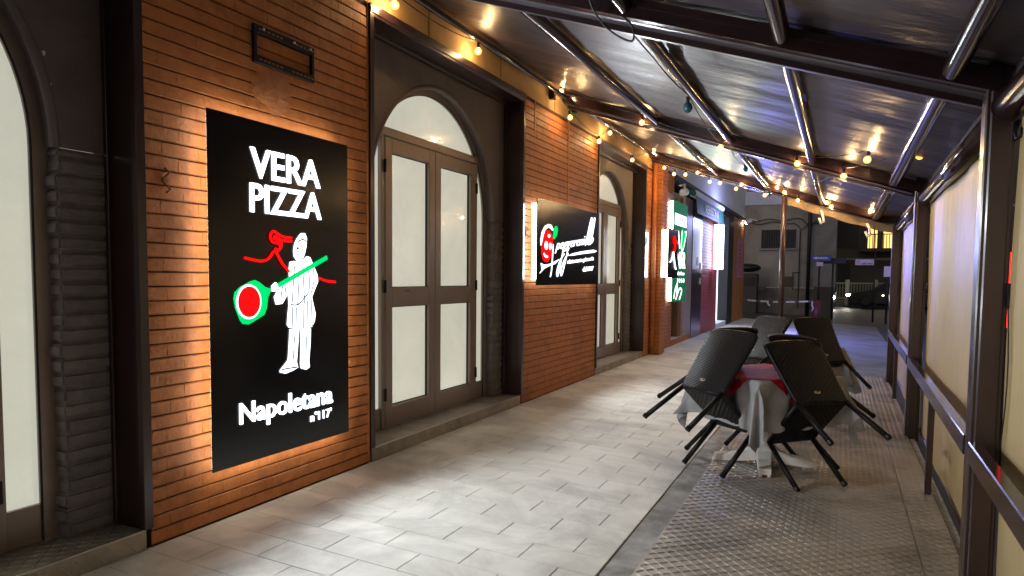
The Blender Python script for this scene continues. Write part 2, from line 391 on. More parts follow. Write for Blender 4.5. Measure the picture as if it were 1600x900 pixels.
# wall hooks
def hook(y, z, label, x=XW, h=.12):
    t = thing('wall_hook', label, 'hook', (x, y, z))
    k = MB(); k.path([(x+.004, y, z+h*.5), (x+.02, y+.012, z+h*.32), (x+.006, y, z+h*.1), (x+.006, y, z-h*.15), (x+.03, y+.012, z-h*.38), (x+.012, y, z-h*.5)], .006, 6)
    k.build('hook_arm', 'hookpaint', t, True)
    MB().tube((x-.004, y, z), (x+.012, y, z), .016, 10).build('base_plate', 'hookpaint', t)
hook(2.457, 1.79, 'small painted iron hook beside the VERA PIZZA sign')
hook(6.83, 1.80, 'small dark hook at the edge of the tomato sign')
hook(11.98, 1.78, 'small hook on the narrow brick strip past the third arch')

# upper wall above the piers, plaster band, one thing
up_w = thing('upper_wall', 'plain plaster wall band running above the brick piers', 'wall', (XW-.2, 8, 3.2))
k = MB(); k.box(XW-.4, XW-.004, -4, 12.9, 3.205, 7.5); k.build('plaster_face', 'cream_plaster', up_w)
for y in (4.9, 6.2, 7.6, 9.4, 11.0): box('plaster_joint', 'mortar', up_w, XW-.0035, XW-.0015, y, y+.006, 3.21, 3.9)
box('wall_cap', 'brown_metal', up_w, XW-.003, XW+.05, -4, 12.9, 3.47, 3.56, b=.004)

# ------------------------------------------------------------------ arched doorways
XP, XD = -3.22, -3.33; ZS, ZA, RA = .10, 1.9, 1.05; ZH = 3.10
def arch_pts(yc, r, a0=0, a1=math.pi, n=40): return [(yc+r*math.cos(a0+(a1-a0)*i/n), ZA+r*math.sin(a0+(a1-a0)*i/n)) for i in range(n+1)]
def doorway(label, dlabel, slabel, y0, y1, yc, bricks=True):
    w = thing('arched_doorway', label, 'doorway', (XW-.15, (y0+y1)/2, 0))
    # plaster with the arch cut out, and the arch's reveal
    k = MB(); N = 40; A = arch_pts(yc, RA, n=N)
    ys = [a[0] for a in A]
    def face(pts): k.add([(XP, y, z) for y, z in pts], [tuple(range(len(pts)))])
    face([(yc+RA, ZA), (y1, ZA), (y1, ZH+.06), (yc+RA, ZH+.06)]); face([(y0, ZA), (yc-RA, ZA), (yc-RA, ZH+.06), (y0, ZH+.06)])
    for i in range(N): face([A[i+1], A[i], (A[i][0], ZH+.06), (A[i+1][0], ZH+.06)])
    for i in range(N): k.add([(XP, *A[i]), (XP, *A[i+1]), (XD-.06, *A[i+1]), (XD-.06, *A[i])], [(3, 2, 1, 0)])
    k.build('plaster_wall', 'dark_plaster', w)
    # rounded roll on the arch edge
    MB().path([(XP-.012, y, z) for y, z in arch_pts(yc, RA+.004, n=48)], .022, 8).build('arch_edge', 'dark_plaster', w, True)
    # grey painted brick jambs below the springing
    rr = random.Random(int(yc*10))
    for a, b, s in ((y0+.03, yc-RA, 1), (yc+RA, y1-.03, -1)):
        if b-a < .02: continue
        z = ZS; c = 0
        box('jamb_core', 'grey_brick', w, XD-.06, XP-.012, a+(.0 if s > 0 else .018), b-(.018 if s > 0 else 0), ZS, ZA)
        jb = MB()
        while z < ZA-.01:
            h = min(CH, ZA-z); e = rr.uniform(0, .022)
            q = MB() if bricks else jb
            ya, yb = (a, b+.008-e) if s > 0 else (a-.008+e, b)
            bm = bmesh.new(); bmesh.ops.create_cube(bm, size=1)
            xo = XP+rr.uniform(-.004, .006)-(.01 if z+CH*1.2 > ZA else 0)
            for v in bm.verts: v.co = Vector(((xo+XD-.05)/2+v.co.x*(xo-XD+.05), (ya+yb)/2+v.co.y*(yb-ya), z+h/2+v.co.z*(h-.007)))
            bmesh.ops.bevel(bm, geom=bm.edges[:], offset=.011, segments=2, affect='EDGES')
            for v in bm.verts: v.co += Vector((rr.uniform(-.002, .002), rr.uniform(-.003, .003), rr.uniform(-.0015, .0015)))
            bm.verts.index_update(); q.add([v.co[:] for v in bm.verts], [[v.index for v in f.verts] for f in bm.faces]); bm.free()
            if bricks: q.build('brick', 'grey_brick', w, False)
            z += CH; c += 1
        if not bricks: tag(jb.build('jamb_bricks', 'grey_brick', w), kind='stuff')
    # brown metal lining: two posts and a header with lips
    for a, s in ((y0, 1), (y1, -1)):
        k = MB(); b = a+s*.028
        k.cbox(XP+.002, XW+.012, min(a, b), max(a, b), ZS+.002, ZH+.10, b=.003)
        c = a+s*.05
        k.cbox(XW-.02, XW+.016, min(a, c), max(a, c), ZS+.003, ZH+.098, b=.003)
        k.cbox(XP+.004, XP+.03, min(a, c), max(a, c), ZS+.004, ZH+.096, b=.003)
        k.build('jamb_post', 'brown_metal', w)
    k = MB(); k.cbox(XP+.003, XW+.014, y0+.03, y1-.03, ZH+.02, ZH+.099, b=.003); k.cbox(XW-.07, XW+.02, y0+.001, y1-.001, ZH+.04, ZH+.103, b=.004)
    k.cbox(XP+.03, XP+.07, y0+.03, y1-.03, ZH-.01, ZH+.02, b=.003); k.build('header', 'brown_metal', w)
    # step of checker plate
    s = thing('metal_step', slabel, 'step', (XW-.15, (y0+y1)/2, 0))
    k = MB(); k.box(XD-.1, XW-.002, y0+.03, y1-.03, -.02, ZS-.002)
    k.add([(XW-.001, y0+.03, 0)], []); k.build('tread', 'stepplate', s)
    k = MB(); lozenges(k, (XD, y0+.035, ZS-.002), (1, 0, 0), (0, 1, 0), (0, 0, 1), 8, int((y1-y0)/.041), (XW-XD-.02)/8, (y1-y0-.07)/int((y1-y0)/.041), h=.0025)
    tag(k.build('tread_pattern', 'stepplate', s), kind='stuff')
    k = MB(); lozenges(k, (XW-.002, y0+.035, .004), (0, 1, 0), (0, 0, 1), (1, 0, 0), int((y1-y0)/.041), 2, (y1-y0-.07)/int((y1-y0)/.041), .043, h=.003)
    tag(k.build('riser_pattern', 'stepplate', s), kind='stuff')
    MB().path([(XW-.003, y0+.03, ZS-.002), (XW-.003, (y0+y1)/2, ZS-.002), (XW-.003, y1-.03, ZS-.002)], .004, 6).build('nosing', 'steel', s)
    # the glazed double door
    d = thing('arched_door', dlabel, 'door', (XD, yc, ZS))
    c0 = yc+.025; LW = .765          # meeting line and leaf width
    # frame following the arch
    k = MB(); ro, ri = RA+.06, RA-.055; n = 44
    prof = [(yc+ro, ZS)]+arch_pts(yc, ro, n=n)+[(yc-ro, ZS)]; prin = [(yc+ri, ZS)]+arch_pts(yc, ri, n=n)+[(yc-ri, ZS)]
    m = len(prof)
    for X in (XD+.03, XD-.03): k.v += [(X, *p) for p in prof]+[(X, *p) for p in prin]
    for i in range(m-1):
        k.f += [(i, i+1, m+i+1, m+i), (m+i, m+i+1, 3*m+i+1, 3*m+i)]
    k.build('arch_frame', 'door_alu', d)
    k = MB(); k.path([(XD+.022, y, z) for y, z in prin], .008, 6).build('gasket', 'gasket', d)
    hw = math.sqrt(ri**2-(2.475-ZA)**2)
    box('transom_bar', 'door_alu', d, XD-.028, XD+.034, yc-hw-.03, yc+hw+.03, 2.44, 2.51, b=.004)
    for s2 in (-1, 1):
        yy = c0+s2*(LW+.022); box('mullion', 'door_alu', d, XD-.027, XD+.032, yy-.024, yy+.024, ZS, 2.4395, b=.004)
    # glass: fanlight and the two side lights
    a1 = math.asin((2.51-ZA)/(ri+.01))
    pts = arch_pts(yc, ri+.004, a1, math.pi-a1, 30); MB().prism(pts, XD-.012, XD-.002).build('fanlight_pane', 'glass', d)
    for s2 in (-1, 1):
        yin = c0+s2*(LW+.046); pl = [(yin, ZS+.17), (yc+s2*(ri+.004), ZS+.17), (yc+s2*(ri+.004), ZA)]
        for q in range(1, 14):
            t = q/14*math.asin(min(1, (2.44-ZA)/ri)); y = yc+s2*(ri+.004)*math.cos(t)
            if (y-yin)*s2 < .004: break
            pl.append((y, ZA+ri*math.sin(t)))
        pl.append((yin, pl[-1][1]+.01))
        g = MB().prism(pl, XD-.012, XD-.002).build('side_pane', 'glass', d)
        a, b = sorted((yin, yc+s2*(ri+.004))); box('bottom_panel', 'door_alu', d, XD-.02, XD+.02, a, b, ZS, ZS+.172)
    for s2 in (-1, 1):
        a, b = sorted((c0+s2*.003, c0+s2*LW)); ga, gb = a+.098, b-.098
        k = MB()
        k.cbox(XD-.026, XD+.038, a, ga, ZS+.012, 2.432, b=.004); k.cbox(XD-.026, XD+.038, gb, b, ZS+.012, 2.432, b=.004)
        for z0, z1 in ((ZS+.0125, .275), (1.085, 1.24), (2.32, 2.4315)): k.cbox(XD-.025, XD+.037, ga-.002, gb+.002, z0, z1, b=.004)
        lf = k.build('door_leaf', 'door_alu', d)
        for z0, z1 in ((.275, 1.085), (1.24, 2.32)):
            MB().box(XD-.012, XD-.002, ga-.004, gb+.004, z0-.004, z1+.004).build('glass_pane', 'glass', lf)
            q = MB(); r = .007
            for args in ((ga, ga+r, z0, z1), (gb-r, gb, z0, z1), (ga, gb, z0, z0+r), (ga, gb, z1-r, z1)): q.box(XD-.002, XD+.012, *args)
            q.build('gasket', 'gasket', lf)
        for z in (.38, 1.25, 2.2):
            yh = a-.012 if s2 < 0 else b+.012
            MB().tube((XD+.045, yh, z-.05), (XD+.045, yh, z+.05), .011, 8).build('hinge', 'black_metal', lf)
    box('maker_plate', 'wood', d, XD+.038, XD+.040, c0-LW+.28, c0-LW+.36, 1.205, 1.218)
    return w
dwA = doorway('dark arched doorway with grey brick jamb at the left edge', 'arched white-glass door at the left edge, its frame edge chipped', 'checker plate step in the lower left corner', -.292, 2.345, 1.02)
doorway('dark arched doorway between the two large orange brick piers', 'arched brown double door with white panes right of the VERA PIZZA sign', 'checker plate step below the middle double door', 4.108, 6.768, 5.46)
doorway('dark arched doorway beyond the tomato sign', 'farthest arched double door, half hidden by the tomato sign', 'checker plate step below the farthest arched door', 9.205, 11.80, 10.50, bricks=False)

for y, z, r in ((2.03, 2.30, .012), (2.055, 2.17, .007), (2.07, 2.05, .005)):
    MB().prism([(y+r*.6*math.cos(a)*(1+.3*math.sin(3*a)), z+r*math.sin(a)) for a in [2*math.pi*i/9 for i in range(9)]], XP+.0005, XP+.0025).build('paint_chip', 'white_plaster', dwA)
# ------------------------------------------------------------------ sign 1
XS = -2.925
s1 = thing('wall_sign', 'tall black sign lit with VERA PIZZA, a white baker and Napoletana', 'sign', (XW, 3.21, .3))
box('panel', 'black_acrylic', s1, XS-.009, XS, *S1[:2], *S1[2:], b=.003)
k = MB()
for a, b, c, d in ((S1[0]+.08, S1[1]-.08, S1[2]+.030, S1[2]+.042), (S1[0]+.08, S1[1]-.08, S1[3]-.042, S1[3]-.030), (S1[0]+.030, S1[0]+.042, S1[2]+.09, S1[3]-.09), (S1[1]-.042, S1[1]-.030, S1[2]+.09, S1[3]-.09)):
    k.box(XS-.016, XS-.010, a, b, c, d)
a, b, c, d = S1[0]+.013, S1[1]-.013, S1[2]+.013, S1[3]-.013
for q in ((a, a+.004, c, d), (b-.004, b, c, d), (a+.004, b-.004, c, c+.004), (a+.004, b-.004, d-.004, d)): k.box(XS-.0205, XS-.0095, *q)
k.build('led_strip', 'led_strip', s1)
for y in (S1[0]+.12, S1[1]-.12):
    for z in (S1[2]+.12, S1[3]-.12): MB().tube((XW-.005, y, z), (XS-.01, y, z), .012, 8).build('standoff', 'steel', s1)
text('VERA', (2.933, 1.864), (.565, 0), (0, .163), XS+.0045, 'led_white', s1, depth=.008, bold=.011)
text('PIZZA', (2.928, 1.676), (.578, 0), (0, .158), XS+.0045, 'led_white', s1, depth=.008, bold=.011)
text('Napoletana', (2.832, .487), (.77, 0), (0, .153), XS+.0045, 'led_white', s1, depth=.008, bold=.006)
text("n\u00b0", (3.395, .437), (.062, 0), (0, .056), XS+.0045, 'led_soft', s1, depth=.008, bold=.0)
text("117'", (3.468, .437), (.122, 0), (0, .056), XS+.0045, 'led_soft', s1, depth=.008, bold=.0)
TUNIC=[(3.23,1.411),(3.261,1.417),(3.3,1.407),(3.332,1.413),(3.373,1.448),(3.398,1.443),(3.422,1.404),(3.463,1.337),(3.468,1.297),(3.437,1.247),(3.411,1.202),(3.424,1.157),(3.443,1.099),(3.434,1.054),(3.409,1.022),(3.359,1.014),(3.295,1.015),(3.217,1.028),(3.202,1.045),(3.21,1.109),(3.219,1.163),(3.212,1.228),(3.189,1.207),(3.159,1.17),(3.114,1.166),(3.1,1.209),(3.123,1.24),(3.083,1.241),(3.08,1.272),(3.109,1.293),(3.131,1.272),(3.19,1.287),(3.224,1.314),(3.222,1.368)]
HEAD=[(3.266,1.444),(3.261,1.477),(3.271,1.52),(3.293,1.552),(3.327,1.584),(3.354,1.585),(3.371,1.556),(3.364,1.502),(3.349,1.458),(3.324,1.419),(3.293,1.415)]
LEGA=[(3.224,1.019),(3.295,1.012),(3.286,.93),(3.273,.821),(3.284,.786),(3.244,.774),(3.182,.762),(3.14,.772),(3.141,.786),(3.183,.819),(3.206,.838),(3.215,.914)]
LEGB=[(3.314,1.013),(3.399,1.011),(3.394,.921),(3.381,.82),(3.386,.777),(3.356,.765),(3.316,.777),(3.31,.806),(3.316,.905)]
PEEL=[(3.072,1.257),(3.03,1.267),(2.988,1.293),(2.954,1.306),(2.921,1.299),(2.848,1.269),(2.809,1.24),(2.802,1.206),(2.813,1.156),(2.844,1.09),(2.863,1.069),(2.903,1.064),(2.944,1.08),(3.02,1.112),(3.039,1.148),(3.05,1.21),(3.072,1.246)]
FOLDS=[[(3.261,1.39),(3.252,1.314),(3.238,1.173)],[(3.3,1.396),(3.295,1.281),(3.284,1.161)],[(3.332,1.391),(3.337,1.281),(3.345,1.159)],[(3.242,1.152),(3.236,1.032)],[(3.273,1.145),(3.268,1.023)],[(3.305,1.149),(3.303,1.019)],[(3.337,1.151),(3.333,1.017)],[(3.37,1.181),(3.371,1.022)],[(3.403,1.191),(3.409,1.027)],[(3.364,1.392),(3.388,1.325),(3.382,1.236),(3.346,1.204),(3.289,1.161),(3.222,1.163)],[(3.19,1.282),(3.177,1.218)],[(3.16,1.271),(3.144,1.197)],[(3.255,.976),(3.242,.835)],[(3.359,.969),(3.35,.812)],[(3.289,1.532),(3.334,1.547),(3.366,1.536)],[(3.145,.789),(3.198,.79),(3.276,.789)],[(3.422,1.382),(3.429,1.303),(3.398,1.214)]]
SMOKE=[(3.237,1.551),(3.165,1.554),(3.121,1.571),(3.095,1.581),(3.073,1.567),(3.07,1.54),(3.091,1.518),(3.131,1.514),(3.146,1.493),(3.125,1.47)]
SMOKE2=[(3.237,1.532),(3.164,1.532),(3.132,1.543),(3.109,1.555),(3.097,1.543),(3.12,1.532),(3.149,1.523),(3.153,1.502),(3.134,1.477),(3.105,1.483)]
HILL=[(2.877,1.425),(2.936,1.416),(2.99,1.411),(3.039,1.419),(3.072,1.444),(3.09,1.465),(3.112,1.461),(3.133,1.435),(3.162,1.399),(3.214,1.355)]
HILL2=[(3.48,1.317),(3.54,1.301),(3.629,1.294)]
def smooth(pts, n=4):
    out = []
    for i in range(len(pts)-1):
        p0, p1, p2, p3 = pts[max(i-1, 0)], pts[i], pts[i+1], pts[min(i+2, len(pts)-1)]
        for q in range(n):
            t = q/n; out.append(tuple(.5*((2*b)+(c-a)*t+(2*a-5*b+4*c-d)*t*t+(-a+3*b-3*c+d)*t**3) for a, b, c, d in zip(p0, p1, p2, p3)))
    return out+[pts[-1]]
def ribbon(k, pts, w, x0, x1):
    L = len(pts); A = []; B = []
    for i, p in enumerate(pts):
        a = pts[max(i-1, 0)]; b = pts[min(i+1, L-1)]; d = Vector((b[0]-a[0], b[1]-a[1])).normalized(); nn = (-d.y*w/2, d.x*w/2)
        A.append((p[0]+nn[0], p[1]+nn[1])); B.append((p[0]-nn[0], p[1]-nn[1]))
    for X in (x0, x1): k.v += [(X, *q) for q in A]+[(X, *q) for q in B]
    o = len(k.v)-4*L
    for i in range(L-1):
        k.f += [tuple(o+j for j in f) for f in ((2*L+i, 3*L+i, 3*L+i+1, 2*L+i+1), (i, 2*L+i, 2*L+i+1, i+1), (L+i, L+i+1, 3*L+i+1, 3*L+i))]
    for i in (0, L-1): k.f.append((o+i, o+L+i, o+3*L+i, o+2*L+i))
    return k
k = MB()
for P in (TUNIC, HEAD, LEGA, LEGB): k.prism(P, XS, XS+.009)
fig = tag(k.build('baker_figure', 'led_soft', s1), 'white lit figure of a baker in a loose tunic')
k = MB()
for f in FOLDS: ribbon(k, smooth(f, 3), .0085, XS+.0092, XS+.0102)
for dy in (0,): k.prism([(3.277, 1.497), (3.296, 1.503), (3.30, 1.489), (3.283, 1.484)], XS+.0092, XS+.0102)
ribbon(k, [(3.268, 1.46), (3.292, 1.455)], .006, XS+.0092, XS+.0102)
k.build('fold_lines', 'ink', fig)
MB().prism(PEEL, XS, XS+.006).build('pizza_peel', 'led_green', s1)
k = MB(); ribbon(k, [(3.122, 1.274), (3.547, 1.446)], .026, XS+.0105, XS+.017); k.build('peel_handle', 'led_green', s1)
k = MB(); k.prism([(2.904+.089*math.cos(2*math.pi*i/40), 1.188+.094*math.sin(2*math.pi*i/40)) for i in range(40)], XS+.006, XS+.010); k.build('pizza_rim', 'led_soft', s1)
k = MB(); k.prism([(2.904+.079*math.cos(2*math.pi*i/40), 1.188+.084*math.sin(2*math.pi*i/40)) for i in range(40)], XS+.010, XS+.013); k.build('pizza_disc', 'led_red', s1)
for P, nm in ((SMOKE, 'smoke_tube'), (SMOKE2, 'smoke_tube'), (HILL, 'mountain_tube'), (HILL2, 'mountain_tube')):
    MB().path([(XS+.010, *p) for p in smooth(P)], .0075, 8).build(nm, 'led_red', s1, True)

for q, z in enumerate((1.86, 1.12)): lamp('sign_helper_light', s1, (XS+.06, 3.2, z), (56, 25)[q], (.86, .94, 1.0), .10)  # added spots standing in for the letters' own light on the floor
# ------------------------------------------------------------------ sign 2
X2 = -2.90; A2 = (6.89, 8.965, 1.248, 2.166)
s2 = thing('wall_sign', 'black lit sign with a red tomato and white script lettering', 'sign', (XW, 7.93, 1.25))
box('panel', 'black_acrylic', s2, X2-.012, X2, *A2[:2], *A2[2:], b=.003)
for y in (A2[0]+.002, A2[1]-.022): box('side_lamp', 'led_side', s2, X2-.062, X2-.014, y, y+.02, A2[2]+.06, A2[3]-.06)
k = MB()
for z in (A2[2]+.06, A2[3]-.07): k.box(XW+.055, XW+.065, A2[0]+.05, A2[1]-.05, z, z+.01)
k.build('led_strip', 'led_strip', s2)
for y in (7.1, 8.75):
    for z in (1.35, 2.06): MB().tube((XW-.005, y, z), (X2-.01, y, z), .012, 8).build('standoff', 'steel', s2)
k = MB(); t0 = []
for i in range(36):
    t = 2*math.pi*i/36; a = .155*math.cos(t); b = .172*math.sin(t); t0.append((7.166+a+.16*b, 1.671+b))
k.prism(t0, X2, X2+.006); tom = k.build('tomato', 'led_red', s2)
k = MB()
for cy, cz, ry, rz in ((7.127, 1.676, .045, .045), (7.245, 1.672, .032, .038), (7.205, 1.784, .032, .018)):
    k.prism([(cy+ry*math.cos(2*math.pi*i/14), cz+rz*math.sin(2*math.pi*i/14)) for i in range(14)], X2+.006, X2+.009)
ribbon(k, smooth([(7.06, 1.588), (7.105, 1.562), (7.175, 1.556)]), .022, X2+.006, X2+.009); k.build('highlights', 'led_soft', tom)
SWOOSH=[(6.989,1.67),(6.981,1.729),(7.016,1.815),(7.094,1.881),(7.191,1.909),(7.274,1.905),(7.337,1.86),(7.31,1.846),(7.259,1.87),(7.176,1.872),(7.095,1.838),(7.043,1.775),(7.019,1.719)]
LEAF=[(7.348,1.754),(7.339,1.798),(7.351,1.861),(7.404,1.904),(7.453,1.905),(7.476,1.862),(7.45,1.81),(7.389,1.76)]
TAIL=[(6.967,1.375),(7.029,1.418),(6.995,1.484),(7.076,1.467),(7.273,1.483),(7.531,1.54),(7.409,1.486),(7.19,1.451),(7.077,1.424)]
UND=[(7.817,1.587),(7.978,1.619),(8.303,1.655),(8.743,1.691),(8.884,1.681),(8.791,1.658),(8.304,1.623),(7.979,1.595)]
k = MB()
for P in (SWOOSH, TAIL, UND): k.prism(P, X2, X2+.006)
k.build('swoosh', 'led_soft', s2); MB().prism(LEAF, X2, X2+.006).build('leaf', 'led_green', s2)
text('peggereniello', (7.40, 1.60), (1.28, .135), (.03, .15), X2+.004, 'led_soft', s2, bold=-.012, shear=.06)
k = MB()
for P in ([(7.344,1.70),(7.322,1.522),(7.299,1.396),(7.268,1.34)], [(7.67,1.699),(7.637,1.607),(7.536,1.412),(7.485,1.347),(7.465,1.398),(7.567,1.528),(7.692,1.603)],
          [(7.811,1.712),(7.785,1.612),(7.663,1.413),(7.603,1.354),(7.59,1.412),(7.695,1.531),(7.823,1.614)],
          [(8.427,1.732),(8.488,1.834),(8.631,2.071),(8.668,2.059),(8.554,1.838),(8.505,1.747)], [(8.559,1.745),(8.62,1.848),(8.749,2.08),(8.787,2.068),(8.688,1.852),(8.625,1.755)]):
    ribbon(MB(), smooth(P), .013, X2, X2+.0055).build('script_loop', 'led_soft', s2)
text('ristorante pizzeria', (7.80, 1.478), (.95, .066), (.015, .062), X2+.004, 'led_soft', s2, bold=.0)
text('dal', (8.35, 1.408), (.13, .007), (.015, .058), X2+.004, 'led_soft', s2, bold=.0)
text('1987', (8.53, 1.417), (.21, .011), (.015, .055), X2+.004, 'led_soft', s2, bold=.0)

lamp('sign_helper_light', s2, (X2+.06, 7.9, 1.65), 60, (.88, .95, 1.0), .10)  # extra spot added to carry this sign's light outward
# ------------------------------------------------------------------ wall bracket above sign 1
bk = thing('tv_bracket', 'empty black metal wall bracket above the VERA PIZZA sign', 'bracket', (XW, 3.28, 2.6))
for z, n in ((2.70, 'upper_rail'), (2.535, 'lower_rail')):
    box(n, 'black_metal', bk, XW, XW+.022, 3.035, 3.53, z-.022, z+.022, b=.003)
    for i in range(14):
        y = 3.07+i*.033
        if not 6 <= i <= 7: box('slot', 'hookpaint', bk, XW+.0225, XW+.0235, y, y+.02, z-.006, z+.004)
for y in (3.036, 3.508): box('side_bar', 'black_metal', bk, XW+.001, XW+.02, y, y+.021, 2.557, 2.678)
for y in (3.1, 3.35, 3.49): MB().sphere((XW+.026, y, 2.705), .008, 8, 5).build('bolt', 'steel', bk)

# ------------------------------------------------------------------ far part of the facade (beyond the third arch)
p3 = thing('brick_pier', 'narrow brick strip and pilaster with a downpipe past the third arch', 'wall', (XW, 12.3, 0))
box('mortar_core', 'mortar', p3, XW-.36, XW-.012, 11.801, 13.999, -.02, 3.355)
brick_courses(p3, 11.80, 12.28, .01, 3.2, XW); brick_courses(p3, 12.28, 12.68, .01, 3.42, -2.84, depth=.2); brick_courses(p3, 12.68, 13.99, .01, 3.34, XW)
box('pilaster_core', 'mortar', p3, XW-.01, -2.855, 12.285, 12.675, 0, 3.42)
MB().tube((-2.955, 12.2, .02), (-2.955, 12.2, 3.6), .04, 12).build('downpipe', 'brick', p3, True)
badge = thing('round_badge', 'small round dark badge on the brown door post past the tomato sign', 'sign', (XW, 11.74, 1.95))
MB().tube((XW+.016, 11.775, 1.96), (XW+.022, 11.775, 1.96), .085, 24).build('disc', 'dark_iron', badge)
MB().path([(XW+.024, 11.775+.075*math.cos(2*math.pi*i/24), 1.96+.075*math.sin(2*math.pi*i/24)) for i in range(25)], .006, 6).build('ring', 'steel', badge, True)
lam = thing('tube_lamp', 'thin white lit strip on the brick beside the round badge', 'lamp', (XW, 11.86, 1.5)); box('tube', 'led_side', lam, XW+.005, XW+.03, 11.85, 11.87, 1.35, 2.1)
# sign 3
s3 = thing('wall_sign', 'small black sign with a red flame squiggle and bright white edge', 'sign', (-2.84, 12.6, 1.35)); X3 = -2.72
box('panel', 'black_acrylic', s3, X3-.012, X3, 12.30, 13.10, 1.34, 2.20, b=.003)
box('side_lamp', 'led_side', s3, -2.835, X3-.014, 12.302, 12.322, 1.36, 2.17)
k = MB(); k.path([(X3+.008, y, z) for y, z in smooth([(12.95, 1.98), (12.85, 2.02), (12.75, 2.08), (12.66, 2.06), (12.68, 1.97), (12.78, 1.93), (12.76, 1.86), (12.68, 1.83)])], .009, 6); k.path([(X3+.008, y, z) for y, z in smooth([(13.0, 1.95), (12.88, 1.97), (12.78, 2.02), (12.74, 1.98), (12.84, 1.9), (12.82, 1.83), (12.7, 1.8)])], .009, 6)
k.build('flame_tube', 'led_red', s3, True)
k = MB(); k.path([(X3+.008, y, z) for y, z in smooth([(12.42, 1.62), (12.52, 1.64), (12.62, 1.72), (12.68, 1.80), (12.74, 1.7), (12.86, 1.55), (12.93, 1.50)])], .010, 6); k.build('white_tube', 'led_soft', s3, True)
# green shop sign
gs = thing('shop_sign', 'tall green lit shop panel with white lettering and a leaf', 'sign', (XW, 14.3, .9)); XG = XW+.10
box('panel', 'green_sign', gs, XG-.03, XG, 13.60, 14.85, .88, 2.82, b=.004)
box('side_lamp', 'led_side', gs, XW+.01, XG-.032, 13.60, 13.625, .9, 2.8)
box('header_panel', 'shop_white', gs, XG+.001, XG+.006, 13.62, 14.75, 2.36, 2.58)
text('SUPER', (13.7, 2.40), (.95, 0), (0, .13), XG+.008, 'sign_blue', gs, bold=0)
text('IA', (13.70, 1.92), (.45, 0), (0, .34), XG+.004, 'led_soft', gs, bold=0)
k = MB(); k.prism([(14.25, 1.93), (14.33, 1.9), (14.5, 2.0), (14.72, 2.28), (14.6, 2.30), (14.45, 2.22), (14.38, 2.34), (14.28, 2.2)], XG, XG+.006); k.build('leaf', 'led_green', gs)
ribbon(MB(), smooth([(14.30, 2.28), (14.24, 2.0), (14.32, 1.88), (14.5, 1.98), (14.72, 2.26), (14.58, 2.27)]), .03, XG+.006, XG+.01).build('leaf_outline', 'led_soft', gs)
text('NFR', (13.90, 1.53), (.8, 0), (0, .33), XG+.004, 'led_soft', gs, bold=0)
text('dolce', (13.95, 1.40), (.68, 0), (0, .07), XG+.004, 'led_soft', gs, bold=0)
text('3 9 5 8', (13.95, 1.25), (.68, 0), (0, .08), XG+.004, 'led_soft', gs, bold=0)
ribbon(MB(), smooth([(13.68, .95), (13.8, 1.12), (13.98, 1.22), (13.95, 1.0), (13.88, .93), (14.0, 1.02), (14.2, 1.13), (14.42, 1.10), (14.3, .98), (14.2, .92)]), .035, XG, XG+.006).build('script_loop', 'led_soft', gs)
lamp('sign_helper_light', gs, (XG+.08, 14.2, 1.9), 40, (.75, 1.0, .85), .10)  # helper spot added in place of the green panel's own spill
# shop entrance
sh = thing('shop_entrance', 'shop doorway with wooden frame and pink stone pilaster beside the green panel', 'doorway', (XW, 15, 0))
box('recess_wall', 'dark_plaster', sh, XW-.8, XW-.6, 13.999, 17.15, 0, 3.25)
box('frame', 'wood', sh, XW-.3, XW-.05, 14.87, 15.12, .12, 3.0, b=.01); box('door_glass', 'dark_glass', sh, XW-.34, XW-.31, 14.0, 14.87, .12, 3.0)
box('stone_pilaster', 'stone_pink', sh, XW-.4, XW+.0, 15.13, 15.95, .12, 3.05, b=.006); box('stone_pillar', 'brown_metal', sh, XW-.4, XW+.01, 15.96, 17.14, .0, 3.0, b=.006)
box('step', 'white_plaster', sh, XW-.59, XW-.012, 14.0, 17.14, 0, .118)
box('threshold', 'brick', sh, XW-.012, XW, 14.0, 15.94, .0, .12, b=.003)
for z in (2.0,): MB().tube((XW+.011, 16.6, 1.72), (XW+.016, 16.6, 1.72), .10, 20).build('number_plate', 'white_paint', sh)
box('intercom', 'steel', sh, XW+.0105, XW+.03, 16.95, 17.08, 1.45, 1.7); box('mail_slot', 'steel', sh, XW+.0105, XW+.025, 16.95, 17.08, 1.2, 1.35)
p4 = thing('brick_pier', 'burgundy brick pier beside the glowing white box', 'wall', (XW, 18.2, 0)); box('mortar_core', 'mortar', p4, XW-.36, XW-.012, 17.151, 19.499, -.02, 3.25); brick_courses(p4, 17.15, 19.5, .01, 3.25, XW, 'brick_red')
wd = thing('white_doorway', 'bright white doorway between burgundy brick and the last pier', 'doorway', (XW, 20.6, 0))
box('door_panel', 'shop_white', wd, XW-.3, XW-.26, 19.501, 21.4, .12, 3.1); box('post', 'dark_iron', wd, XW-.25, XW+.01, 21.4, 22.45, 0, 3.25); box('sill', 'white_plaster', wd, XW-.25, XW-.01, 19.505, 21.395, 0, .12); box('head', 'dark_iron', wd, XW-.25, XW+.008, 19.505, 21.395, 3.1, 3.25)
p5 = thing('brick_pier', 'last orange brick pier at the far building corner', 'wall', (XW, 23.7, 0)); box('mortar_core', 'mortar', p5, XW-.9, XW-.012, 22.451, 25.2, -.02, 3.25); brick_courses(p5, 22.45, 25.22, .01, 3.25, XW)
po = tag(box('poster', 'pink_poster', None, XW+.004, XW+.012, 23.4, 24.7, 1.35, 2.6), 'pink poster on the last brick pier', 'poster')
k = MB()
for i in range(6): k.prism([(23.7, 1.7+i*.13), (24.3, 1.72+i*.13), (24.25, 1.78+i*.13), (23.75, 1.77+i*.13)], XW+.0125, XW+.0135)
k.build('print', 'ink_red', po)
w2 = thing('upper_wall', 'white plaster wall above the far shops', 'wall', (XW, 19, 3.3))
